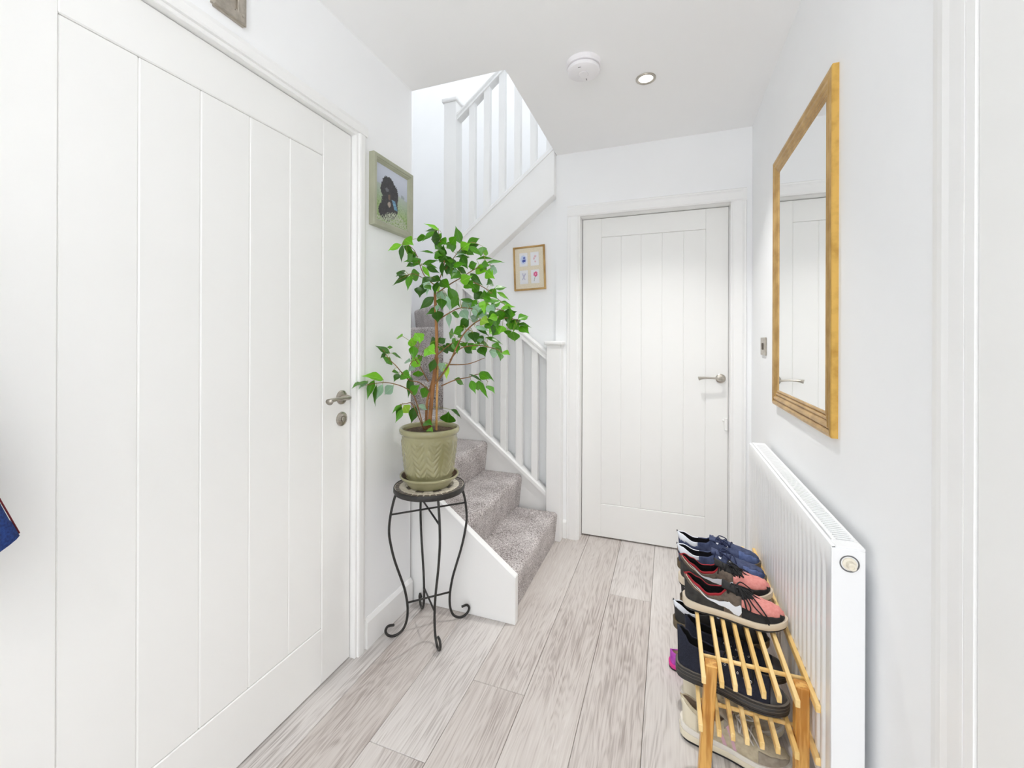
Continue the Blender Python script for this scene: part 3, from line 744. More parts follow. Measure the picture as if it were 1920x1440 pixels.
for zt in (0.366, 0.240):
    for x in sx:
        if zt < 0.3: x -= 0.007 * (0.338 - x) / 0.25
        bm = nb(); box(bm, x - 0.0052, x + 0.0052, 1.205, 2.030, zt - 0.019, zt, 0.0012)
        mesh_obj('slat', bm, M_pine_slat, root=t)
    for y in (1.300, 1.937):
        bm = nb(); tube(bm, [(0.086, y, zt - 0.0095), (0.341, y, zt - 0.0095)], 0.0055, 10); mesh_obj('dowel', bm, M_pine_slat, True, t)

# ================================================================ shoes
WF = [(0, 0.0), (0.012, 0.30), (0.04, 0.50), (0.09, 0.62), (0.18, 0.68), (0.32, 0.66), (0.46, 0.76), (0.60, 0.94), (0.71, 1.0), (0.82, 0.93), (0.91, 0.72), (0.965, 0.46), (0.99, 0.22), (1.0, 0.0)]
def lin(keys, s):
    for (a, va), (b, vb) in zip(keys, keys[1:]):
        if s <= b: return va + (vb - va) * (s - a) / (b - a)
    return keys[-1][1]
NS, NT = 54, 12
SS = [0.5 * (1 - math.cos(math.pi * i / NS)) for i in range(NS + 1)]
class Shoe:
    def __init__(s, L=0.285, Wd=0.047, H=None, op=(0.03, 0.46), opw=0.74, thick=((0, 0.028), (0.4, 0.024), (1, 0.018)), spring=0.012, ex=0.72, heel_back=0.0):
        s.L, s.W, s.H, s.op, s.opw, s.thick, s.spring, s.ex, s.hb = L, Wd, H, op, opw, thick, spring, ex, heel_back
    def zs(s, u): return s.spring * max(0, (u - 0.70) / 0.30) ** 2 + 0.004 * max(0, (0.08 - u) / 0.08) ** 2
    def zb(s, u): return s.zs(u) + lerp_keys(s.thick, u)
    def pend(s, u):
        c, hw = (s.op[0] + s.op[1]) / 2, (s.op[1] - s.op[0]) / 2
        q = 1 - ((u - c) / hw) ** 2
        return s.opw * math.sqrt(q) if q > 0 else 0.0
    def top(s, u, side, t):
        w = s.W * lin(WF, u); pe = s.pend(u); thm = math.acos(pe); th = t * thm
        h = lerp_keys(s.H, u)
        cy = max(0.0, math.cos(th)) ** s.ex if pe == 0 else max(0.0, math.cos(th)) ** (s.ex + (1 - s.ex) * min(1, pe / s.opw))
        z = s.zb(u) - 0.003 + (h + 0.003) * (math.sin(th) / math.sin(thm)) ** (0.9)
        x = u * s.L - s.hb * (t ** 1.5) * max(0, 1 - u / 0.2)
        curve = 0.004 * math.sin(math.pi * min(1, max(0, (u - 0.2) / 0.8)))
        return Vector((x, side * w * cy + curve, z))
    def nrm(s, u, side, t):
        e = 0.004
        a = s.top(min(0.995, u + e), side, t) - s.top(max(0.005, u - e), side, t); b = s.top(u, side, min(1, t + 0.03)) - s.top(u, side, max(0, t - 0.03))
        n = a.cross(b) * (1 if side > 0 else -1)
        if n.length < 1e-9: return Vector((0, 0, 1))
        n.normalize()
        return n if n.y * side > -0.3 or n.z > 0 else -n
    def upper(s, region, mats, lining, root, lin_t=0.0042):
        keys = {}
        vm = {}
        for side in (-1, 1):
            for i in range(NS):
                for j in range(NT):
                    um, tm = (SS[i] + SS[i + 1]) / 2, (j + 0.5) / NT
                    keys.setdefault(region(um, tm, side), []).append((side, i, j))
        first = None
        for k, fl in keys.items():
            bm = nb(); vv = {}
            def V(side, i, j):
                p = s.top(SS[i], side, j / NT)
                q = (round(p.x, 6), round(p.y, 6), round(p.z, 6))
                if q not in vv: vv[q] = bm.verts.new(p)
                return vv[q]
            for (side, i, j) in fl:
                a, b, c, d = V(side, i, j), V(side, i + 1, j), V(side, i + 1, j + 1), V(side, i, j + 1)
                vs = []
                for v in ((a, b, c, d) if side < 0 else (a, d, c, b)):
                    if v not in vs: vs.append(v)
                if len(vs) >= 3:
                    try: bm.faces.new(vs)
                    except ValueError: pass
            name = k if isinstance(k, str) else k[0]
            me = bpy.data.meshes.new(name)
            for f in bm.faces: f.smooth = True
            bm.to_mesh(me); bm.free()
            me.materials.append(mats[k]); me.materials.append(lining)
            o = bpy.data.objects.new(name, me); COL.objects.link(o); o.parent = root
            md = o.modifiers.new('thickness', 'SOLIDIFY'); md.thickness = lin_t; md.offset = -1; md.material_offset = 1; md.material_offset_rim = 0; md.use_even_offset = False
    def sole(s, layers, root):
        """layers: (name, fraction of thickness from, to, material, flare)"""
        for (name, f0, f1, m, fl, m2) in layers:
            bm = nb(); rings = []
            for u in SS:
                w = s.W * lin(WF, u) * (1.04 + fl) + 0.0012 * (1 if 0 < u < 1 else 0)
                x = (u - 0.5) * s.L * (1.02 + fl * 0.7) + 0.5 * s.L
                z0, zt = s.zs(u), s.zb(u) + 0.003
                a, b = z0 + (zt - z0) * f0, z0 + (zt - z0) * f1
                cv = 0.004 * math.sin(math.pi * min(1, max(0, (u - 0.2) / 0.8)))
                ring = []
                for (k, z) in ((-0.96, a), (-1.0, a + (b - a) * 0.15), (-1.0, a + (b - a) * 0.85), (-0.965, b), (0.965, b), (1.0, a + (b - a) * 0.85), (1.0, a + (b - a) * 0.15), (0.96, a)):
                    ring.append(bm.verts.new((x, w * k + cv, z)))
                rings.append(ring)
            for A, B in zip(rings, rings[1:]):
                for k in range(8): bm.faces.new((A[k], A[(k + 1) % 8], B[(k + 1) % 8], B[k]))
            bmesh.ops.remove_doubles(bm, verts=bm.verts[:], dist=1e-5)
            o = mesh_obj(name, bm, m, 'auto', root)
    def insole(s, m, root):
        bm = nb(); A = []; B = []
        for i in range(15):
            u = 0.025 + 0.7 * i / 14; w = s.W * lin(WF, u) * 0.88; z = s.zb(u) + 0.004
            A.append(bm.verts.new((u * s.L, -w, z))); B.append(bm.verts.new((u * s.L, w, z)))
        for i in range(14): bm.faces.new((A[i], A[i + 1], B[i + 1], B[i]))
        mesh_obj('insole', bm, m, True, root)
    def tongue(s, m, root, u0=0.62, rise=0.03, back=0.05, wd=0.02):
        bm = nb(); rows = []
        cl = [s.top(u0, 1, 1), s.top((u0 + s.op[1]) / 2, 1, 1), s.top(s.op[1] + 0.02, 1, 1)]
        e = cl[-1]; cl.append(Vector((e.x - back * 0.55, 0, e.z + rise * 0.6))); cl.append(Vector((e.x - back, 0, e.z + rise)))
        cl = smooth_path(cl, 4)
        for i, c in enumerate(cl):
            w = wd * (0.75 + 0.5 * i / len(cl)); row = []
            for k in range(7):
                a = -1 + 2 * k / 6
                row.append(bm.verts.new((c.x, w * a, c.z + 0.0015 - 0.007 * a * a)))
            rows.append(row)
        for A, B in zip(rows, rows[1:]):
            for k in range(6): bm.faces.new((A[k], A[k + 1], B[k + 1], B[k]))
        o = mesh_obj('tongue', bm, m, True, root); md = o.modifiers.new('thickness', 'SOLIDIFY'); md.thickness = 0.005; md.offset = -0.5
    def laces(s, m, root, ua=0.44, ub=0.62, n=5, t=0.74, r=0.0021, bow=None, zig=True):
        bm = nb()
        for i in range(n):
            u = ua + (ub - ua) * i / (n - 1)
            pts = []
            for k in range(9):
                q = -1 + 2 * k / 8
                side = 1 if q >= 0 else -1
                tt = 1 - (1 - t) * abs(q)
                uu = u + (0.018 * q if zig and i % 2 else -0.018 * q if zig else 0)
                p = s.top(uu, side, tt); nn = Vector((0, 0.35 * side * abs(q), 1)).normalized()
                pts.append(p + nn * (r * (0.9 if abs(q) < 0.99 else -0.6)))
            tube(bm, pts, r, 6, flat=0.7)
        if bow:
            for pts in bow: tube(bm, smooth_path(pts, 5), r, 6, flat=0.7)
        mesh_obj('lace', bm, m, True, root)
    def eyelets(s, m, root, ua, ub, n, t, r=0.0032):
        bm = nb()
        for side in (-1, 1):
            for i in range(n):
                u = ua + (ub - ua) * i / (n - 1); p = s.top(u, side, t); nn = s.nrm(u, side, t)
                M = Matrix.Translation(p + nn * 0.0006) @ nn.to_track_quat('Z', 'Y').to_matrix().to_4x4()
                b0 = len(bm.verts); lathe(bm, [(r * 0.5, 0), (r * 0.6, 0.0012), (r, 0.0008), (r, -0.0005)], 0, 0, 10, M=M)
        mesh_obj('eyelet', bm, m, True, root)
    def patch(s, name, lower, upper, side, m, root, off=0.0012, n=26):
        """strip between two (u, t) polylines on the upper"""
        def along(pl, q):
            d = [0]
            for a, b in zip(pl, pl[1:]): d.append(d[-1] + math.hypot(a[0] - b[0], (a[1] - b[1]) * 0.3))
            x = q * d[-1]
            for i in range(len(pl) - 1):
                if x <= d[i + 1] + 1e-9:
                    k = (x - d[i]) / max(1e-9, d[i + 1] - d[i]); return (pl[i][0] + (pl[i + 1][0] - pl[i][0]) * k, pl[i][1] + (pl[i + 1][1] - pl[i][1]) * k)
            return pl[-1]
        bm = nb(); rows = []
        for i in range(n + 1):
            a, b = along(lower, i / n), along(upper, i / n); row = []
            for k in range(5):
                u, tt = a[0] + (b[0] - a[0]) * k / 4, a[1] + (b[1] - a[1]) * k / 4
                row.append(bm.verts.new(s.top(u, side, tt) + s.nrm(u, side, tt) * off))
            rows.append(row)
        for A, B in zip(rows, rows[1:]):
            for k in range(4): bm.faces.new((A[k], A[k + 1], B[k + 1], B[k]))
        bmesh.ops.remove_doubles(bm, verts=bm.verts[:], dist=2e-5)
        mesh_obj(name, bm, m, True, root)
def place(first, x, y, z, deg):
    first.location = (x, y, z); first.rotation_euler = (0, 0, R(deg)); return first
def copy_thing(src, label, x, y, z, deg, mirror=False):
    r = src.copy(); COL.objects.link(r); r['label'] = label
    if mirror: r.scale = (1, -1, 1)
    def rec(a, b):
        for ch in list(a.children):
            c = ch.copy(); COL.objects.link(c); c.parent = b; rec(ch, c)
    rec(src, r)
    return place(r, x, y, z, deg)
ZT, ZM = 0.3662, 0.2402
# ---- navy suede trainers
M_navy = noisy('navy_suede', srgb(74, 84, 116), srgb(54, 62, 92), 60, 0.9, 0.15, 3, dist=0.0006)
M_navy2 = noisy('navy_suede_overlay', srgb(92, 108, 152), srgb(70, 84, 126), 60, 0.9, 0.15, 3, dist=0.0006)
M_gum = mat('gum_rubber', srgb(104, 90, 68), 0.55)
M_whiteleather = mat('white_leather', srgb(226, 230, 238), 0.45)
M_navylining = mat('navy_lining', srgb(28, 27, 34), 0.9)
M_navylace = mat('navy_lace', srgb(30, 40, 74), 0.85)
Hl = [(0, 0.062), (0.06, 0.061), (0.2, 0.042), (0.34, 0.046), (0.45, 0.064), (0.6, 0.058), (0.75, 0.046), (0.88, 0.037), (0.95, 0.028), (0.985, 0.018), (1, 0.006)]
n1 = thing('trainer', 'navy suede trainer with white heel collar at the far end of the top tier', 'shoe', local=True, group='navy trainers on the top tier')
sh = Shoe(0.288, 0.046, Hl, (0.025, 0.46), 0.84, ((0, 0.022), (1, 0.015)), 0.010, heel_back=0.010)
def reg(u, t, side):
    if u < 0.045 or (u < 0.24 and t > 0.52 + 0.6 * max(0, u - 0.06)): return 'heel_tab' if t > 0.45 else 'upper'
    if u > 0.74 and t < 0.78 - (u - 0.74) * 0.9: return 'toe_overlay'
    return 'upper'
sh.upper(reg, {'heel_tab': M_whiteleather, 'upper': M_navy, 'toe_overlay': M_navy2}, M_navylining, n1)
sh.sole([('outsole', 0, 1, M_gum, 0.03, None)], n1)
sh.insole(M_navylining, n1); sh.tongue(M_navy, n1, 0.6, 0.006, 0.024)
bowl = [[(0.142, 0, 0.083), (0.150, -0.02, 0.088), (0.175, -0.034, 0.074), (0.172, -0.024, 0.071), (0.142, 0, 0.083)], [(0.142, 0, 0.083), (0.150, 0.02, 0.088), (0.175, 0.03, 0.076), (0.165, 0.02, 0.073), (0.142, 0, 0.083)], [(0.142, 0, 0.083), (0.165, -0.012, 0.084), (0.19, -0.02, 0.068)]]
sh.laces(M_navylace, n1, 0.44, 0.66, 6, 0.68, 0.0026, bowl)
for sd in (-1, 1):
    for uu in (0.485, 0.60): sh.patch('stripe', [(uu, 0.60), (uu + 0.02, 0.60)], [(uu - 0.01, 0.70), (uu + 0.025, 0.70)], sd, M_whiteleather, n1, n=3)
place(n1, 0.043, 1.884, ZT, -6)
copy_thing(n1, 'navy suede trainer with white heel collar, next to the pink running shoes', 0.040, 1.766, ZT, -4, True)
# ---- black and pink running shoes
M_char = noisy('charcoal_mesh', srgb(62, 60, 58), srgb(40, 39, 38), 40, 0.8, 0.1)
M_black = noisy('black_suede', srgb(44, 43, 44), srgb(28, 28, 29), 50, 0.85, 0.1)
M_pink = noisy('salmon_mesh', srgb(224, 150, 142), srgb(214, 134, 128), 120, 0.85, 0.15, 2, dist=0.0005)
M_redl = mat('red_lining', srgb(150, 28, 38), 0.85)
M_taupe = noisy('taupe_mesh', srgb(112, 98, 86), srgb(88, 78, 70), 90, 0.85, 0.1)
M_cream = mat('cream_midsole', srgb(222, 208, 186), 0.6)
M_whitesole = mat('white_foam', srgb(234, 230, 222), 0.6)
M_blacklace = mat('black_lace', srgb(26, 26, 28), 0.85)
M_blackliner = mat('black_lining', srgb(20, 20, 22), 0.95)
Hr = [(0, 0.072), (0.05, 0.074), (0.14, 0.060), (0.25, 0.043), (0.36, 0.050), (0.45, 0.072), (0.58, 0.064), (0.72, 0.052), (0.86, 0.042), (0.94, 0.033), (0.985, 0.020), (1, 0.008)]
r1 = thing('running_shoe', 'black and pink running shoe with red collar, nearest shoe on the top tier', 'shoe', local=True, group='black and pink running shoes on the top tier')
sh = Shoe(0.280, 0.048, Hr, (0.030, 0.465), 0.86, ((0, 0.028), (0.4, 0.021), (1, 0.019)), 0.014, heel_back=0.006)
def reg(u, t, side):
    if u < 0.445 and t > 0.80: return 'collar'
    if u < 0.40 and t < 0.60 - 0.35 * max(0, u - 0.12): return 'heel_panel'
    if u > 0.60:
        if t < 0.34 + 0.12 * (u > 0.94): return 'mudguard'
        if t > 0.62 and u < 0.60 + 0.11 * math.sqrt(max(0, (t - 0.62) / 0.38)): return 'eyestay'
        return 'toe_box'
    if t > 0.66 and u > 0.44: return 'eyestay'
    return 'upper'
sh.upper(reg, {'collar': M_redl, 'heel_panel': M_char, 'mudguard': M_black, 'toe_box': M_pink, 'eyestay': M_black, 'upper': M_taupe}, M_blackliner, r1)
sh.sole([('outsole', 0, 0.22, M_char, 0.03, None), ('midsole', 0.22, 1, M_cream, 0.05, None)], r1)
sh.insole(M_blackliner, r1); sh.tongue(M_black, r1, 0.6, 0.010, 0.026, 0.022)
sh.laces(M_blacklace, r1, 0.44, 0.64, 6, 0.66, 0.0026, [
    [(0.150, 0, 0.098), (0.158, -0.016, 0.100), (0.172, -0.046, 0.078), (0.178, -0.054, 0.058), (0.186, -0.050, 0.052), (0.186, -0.040, 0.066), (0.160, -0.010, 0.096)],
    [(0.150, 0, 0.098), (0.162, 0.018, 0.102), (0.185, 0.036, 0.082), (0.196, 0.030, 0.074), (0.175, 0.012, 0.090), (0.152, 0, 0.098)],
    [(0.152, 0, 0.098), (0.172, -0.014, 0.092), (0.196, -0.036, 0.066), (0.222, -0.048, 0.046), (0.236, -0.054, 0.030)],
    [(0.152, 0, 0.098), (0.185, -0.006, 0.084), (0.208, -0.026, 0.070), (0.232, -0.046, 0.046), (0.240, -0.050, 0.034)],
    [(0.152, 0, 0.098), (0.185, 0.004, 0.084), (0.215, 0.006, 0.068), (0.244, -0.004, 0.060)]])
for sd in (-1, 1):
    sh.patch('swoosh', [(0.10, 0.90), (0.24, 0.60), (0.36, 0.34), (0.46, 0.14), (0.52, 0.06), (0.565, 0.06), (0.59, 0.16), (0.585, 0.34)],
             [(0.10, 0.90), (0.26, 0.67), (0.38, 0.52), (0.45, 0.36), (0.49, 0.29), (0.525, 0.27), (0.55, 0.31), (0.575, 0.38)], sd, M_whiteleather, r1, off=0.0016)
    sh.patch('heel_piping', [(0.03, 0.80), (0.14, 0.70), (0.26, 0.60)], [(0.03, 0.86), (0.14, 0.74), (0.26, 0.64)], sd, M_cream, r1, off=0.0014, n=10)
place(r1, 0.054, 1.522, ZT, -7)
copy_thing(r1, 'black and pink running shoe with red collar, next to the navy trainers', 0.044, 1.648, ZT, -1, True)
# ---- black leather trainers with white heel
M_blk = noisy('black_leather', srgb(38, 37, 38), srgb(26, 26, 28), 30, 0.55)
b1 = thing('trainer', 'black trainer with white heel collar on the lower tier next to the high tops', 'shoe', local=True, group='black trainers on the lower tier')
sh = Shoe(0.282, 0.045, [(k, v * 0.98) for k, v in Hl], (0.03, 0.45), 0.72, ((0, 0.024), (1, 0.016)), 0.010, heel_back=0.008)
def reg(u, t, side):
    if u < 0.035 or (u < 0.27 and t > 0.58 + 0.35 * u): return 'heel_tab' if t > 0.5 else 'upper'
    return 'upper'
sh.upper(reg, {'heel_tab': M_whiteleather, 'upper': M_blk}, M_blackliner, b1)
sh.sole([('outsole', 0, 1, M_gum, 0.03, None)], b1); sh.insole(M_blackliner, b1); sh.tongue(M_blk, b1, 0.6, 0.008, 0.03)
sh.laces(M_blacklace, b1, 0.44, 0.64, 6, 0.70, 0.0024)
for sd in (-1, 1): sh.patch('stripe', [(0.47, 0.55), (0.495, 0.55)], [(0.46, 0.68), (0.49, 0.68)], sd, M_whiteleather, b1, n=3)
place(b1, 0.024, 1.600, ZM, -3)
copy_thing(b1, 'black trainer with gum sole at the far end of the lower tier', 0.050, 1.745, ZM, -2, True)
# ---- dark canvas high tops
M_canvas = noisy('dark_navy_canvas', srgb(38, 42, 58), srgb(26, 29, 42), 300, 0.95, 0.25, 2, dist=0.0006)
M_rub = mat('black_rubber', srgb(50, 49, 49), 0.5)
M_rub2 = mat('grey_rubber_line', srgb(112, 106, 98), 0.6)
M_cap = mat('rubber_toe_cap', srgb(70, 70, 72), 0.42)
M_steel = mat('steel_eyelet', srgb(200, 200, 200), 0.25, 1.0)
Hh = [(0, 0.101), (0.04, 0.101), (0.09, 0.090), (0.145, 0.071), (0.32, 0.068), (0.42, 0.068), (0.55, 0.058), (0.68, 0.046), (0.80, 0.036), (0.90, 0.028), (0.96, 0.020), (1, 0.006)]
h1 = thing('high_top', 'dark canvas high top with black rubber sole nearest on the lower tier', 'shoe', local=True, group='canvas high tops on the lower tier')
sh = Shoe(0.278, 0.046, Hh, (0.03, 0.40), 0.70, ((0, 0.033), (0.5, 0.028), (1, 0.027)), 0.004, ex=0.66, heel_back=0.004)
def reg(u, t, side):
    if u > 0.86: return 'toe_cap'
    if t > 0.70 and 0.38 < u < 0.72: return 'tongue'
    return 'upper'
sh.upper(reg, {'toe_cap': M_cap, 'upper': M_canvas, 'tongue': M_canvas}, M_blackliner, h1)
sh.sole([('outsole', 0, 0.22, M_rub, 0.02, None), ('foxing', 0.22, 0.72, M_rub, 0.035, None), ('foxing_line', 0.72, 0.76, M_rub2, 0.037, None), ('upper_foxing', 0.76, 0.98, M_rub, 0.034, None), ('rim_line', 0.98, 1.03, M_rub2, 0.03, None), ('lower_line', 0.46, 0.50, M_rub2, 0.039, None)], h1)
sh.insole(M_blackliner, h1)
sh.laces(M_blacklace, h1, 0.40, 0.70, 7, 0.60, 0.0026)
sh.eyelets(M_steel, h1, 0.41, 0.70, 6, 0.62)
for sd in (-1, 1): sh.patch('seam_strip', [(0.40, 0.0), (0.43, 0.0)], [(0.30, 0.95), (0.33, 0.95)], sd, M_rub, h1, n=3, off=0.001)
place(h1, 0.030, 1.384, ZM, -13)
copy_thing(h1, 'second dark canvas high top, between its pair and the black trainers', 0.055, 1.494, ZM, -8, True).scale.z = 0.78
# ---- beige trainers on the floor
M_beige = noisy('beige_mesh', srgb(206, 196, 170), srgb(184, 172, 146), 70, 0.85, 0.15, 3, dist=0.0006)
M_bgrey = noisy('grey_suede', srgb(176, 166, 150), srgb(154, 144, 130), 60, 0.85)
M_ivory = mat('ivory_foam', srgb(232, 224, 202), 0.6)
M_lilac = mat('pink_lilac_stripe', srgb(212, 172, 186), 0.6)
M_greylace = mat('white_grey_lace', srgb(206, 202, 196), 0.8)
Hb = [(0, 0.068), (0.05, 0.070), (0.15, 0.058), (0.26, 0.048), (0.36, 0.052), (0.45, 0.068), (0.58, 0.058), (0.72, 0.044), (0.86, 0.034), (0.95, 0.024), (1, 0.008)]
g1 = thing('chunky_trainer', 'beige trainer with pink stripes on the floor under the near end of the rack', 'shoe', local=True, group='beige trainers under the rack')
sh = Shoe(0.285, 0.048, Hb, (0.035, 0.45), 0.72, ((0, 0.046), (0.3, 0.036), (1, 0.026)), 0.016, heel_back=0.010)
def reg(u, t, side):
    if u < 0.16 and t < 0.75: return 'heel_counter'
    if u > 0.72 and t < 0.5: return 'mudguard'
    if t > 0.62 and 0.42 < u < 0.66: return 'eyestay'
    return 'upper'
sh.upper(reg, {'heel_counter': M_ivory, 'mudguard': M_bgrey, 'eyestay': M_bgrey, 'upper': M_beige}, mat('pale_lining', srgb(190, 170, 150), 0.9), g1)
sh.sole([('outsole', 0, 0.16, M_blk, 0.02, None), ('midsole', 0.16, 0.60, M_ivory, 0.06, None), ('upper_midsole', 0.60, 1, M_whitesole, 0.045, None)], g1)
sh.insole(M_bgrey, g1); sh.tongue(M_bgrey, g1, 0.6, 0.03, 0.045)
sh.laces(M_greylace, g1, 0.45, 0.66, 6, 0.64, 0.0026, [[(0.150, 0, 0.108), (0.165, -0.02, 0.112), (0.19, -0.045, 0.085), (0.19, -0.035, 0.08), (0.152, 0, 0.108)], [(0.150, 0, 0.108), (0.17, 0.02, 0.112), (0.195, 0.035, 0.088), (0.17, 0.012, 0.1), (0.152, 0, 0.108)], [(0.150, 0, 0.108), (0.18, -0.015, 0.1), (0.21, -0.035, 0.07)]])
for sd in (-1, 1):
    for uu in (0.34, 0.43): sh.patch('stripe', [(uu + 0.07, 0.04), (uu + 0.105, 0.04)], [(uu, 0.62), (uu + 0.035, 0.62)], sd, M_lilac, g1, n=4)
place(g1, 0.046, 1.452, 0.0, -8)
copy_thing(g1, 'beige trainer under the rack half hidden behind its nearer pair', 0.052, 1.566, 0.0, -4, True)
# ---- pink slip-on
M_magenta = noisy('magenta_fabric', srgb(190, 84, 190), srgb(172, 64, 176), 80, 0.7)
M_hotpink = mat('hot_pink_sole', srgb(222, 60, 150), 0.6)
k1 = thing('slip_on', 'bright magenta slip-on shoe whose heel sticks out on the floor left of the rack', 'shoe', local=True)
sh = Shoe(0.25, 0.042, [(0, 0.042), (0.1, 0.040), (0.3, 0.030), (0.5, 0.044), (0.7, 0.038), (0.9, 0.026), (1, 0.006)], (0.03, 0.5), 0.78, ((0, 0.016), (1, 0.012)), 0.006)
sh.upper(lambda u, t, s_: 'upper', {'upper': M_magenta}, M_cream, k1)
sh.sole([('outsole', 0, 0.3, M_black, 0.02, None), ('midsole', 0.3, 1, M_hotpink, 0.03, None)], k1); sh.insole(M_cream, k1)
place(k1, 0.010, 1.735, 0.0, -3)

BRANCHES=[('R',0.028,[(-964,1600,870),(-955,1604,963),(-945,1607,1063),(-934,1611,1178),(-936,1611,1307),(-941,1608,1421),(-939,1609,1461)]),('S',0.016,[(-986,1613,870),(-983,1614,953),(-972,1619,1011),(-960,1623,1062)]),('b',0.01,[(-943,1608,1042),(-910,1610,1079),(-872,1610,1133),(-838,1608,1200),(-798,1606,1263),(-733,1614,1315),(-643,1629,1325),(-573,1637,1314)]),('b',0.006,[(-881,1630,1127),(-784,1610,1133),(-692,1572,1161)]),('b',0.006,[(-915,1618,1035),(-866,1648,1059),(-819,1681,1070),(-778,1714,1082),(-750,1742,1048)]),('b',0.006,[(-932,1612,1167),(-895,1640,1207),(-862,1670,1228),(-830,1703,1214)]),('b',0.006,[(-880,1631,1146),(-832,1642,1198),(-755,1663,1209),(-685,1680,1194),(-655,1681,1176)]),('b',0.006,[(-930,1613,1317),(-878,1622,1349),(-826,1629,1369),(-754,1642,1362),(-670,1659,1362),(-619,1662,1340)]),('b',0.006,[(-935,1611,1432),(-886,1636,1472),(-843,1662,1503),(-793,1691,1541),(-743,1722,1563),(-731,1739,1556)]),('b',0.005,[(-835,1647,1500),(-782,1667,1479),(-734,1684,1451),(-694,1699,1415),(-654,1714,1379)]),('b',0.004,[(-899,1624,1536),(-860,1647,1602),(-841,1665,1633),(-815,1686,1658)]),('b',0.006,[(-939,1609,1464),(-911,1609,1513),(-892,1603,1582),(-902,1585,1642),(-905,1569,1694)]),('b',0.005,[(-939,1609,1464),(-975,1580,1505),(-985,1556,1551),(-992,1529,1602),(-1012,1498,1628)]),('b',0.004,[(-987,1592,1496),(-1012,1548,1512),(-1021,1501,1492),(-1019,1452,1472)]),('b',0.006,[(-981,1594,884),(-1009,1559,988),(-1031,1519,1033),(-1076,1467,1057),(-1104,1418,1057),(-1115,1352,1053)]),('b',0.006,[(-955,1604,1006),(-994,1574,1050),(-1030,1541,1066),(-1064,1506,1123),(-1080,1476,1155),(-1088,1448,1194)]),('b',0.006,[(-967,1599,1053),(-993,1572,1121),(-1002,1547,1158),(-976,1532,1193)]),('b',0.004,[(-1049,1569,1063),(-1021,1545,1133),(-962,1522,1159),(-918,1489,1195)]),('b',0.005,[(-981,1594,888),(-1013,1554,956),(-1020,1514,968),(-1023,1472,969)]),('b',0.004,[(-932,1612,1106),(-931,1589,1136),(-926,1561,1158)]),('C',0.014,[(-940,1622,839),(-939,1622,926),(-937,1623,1048),(-936,1623,1156)])]
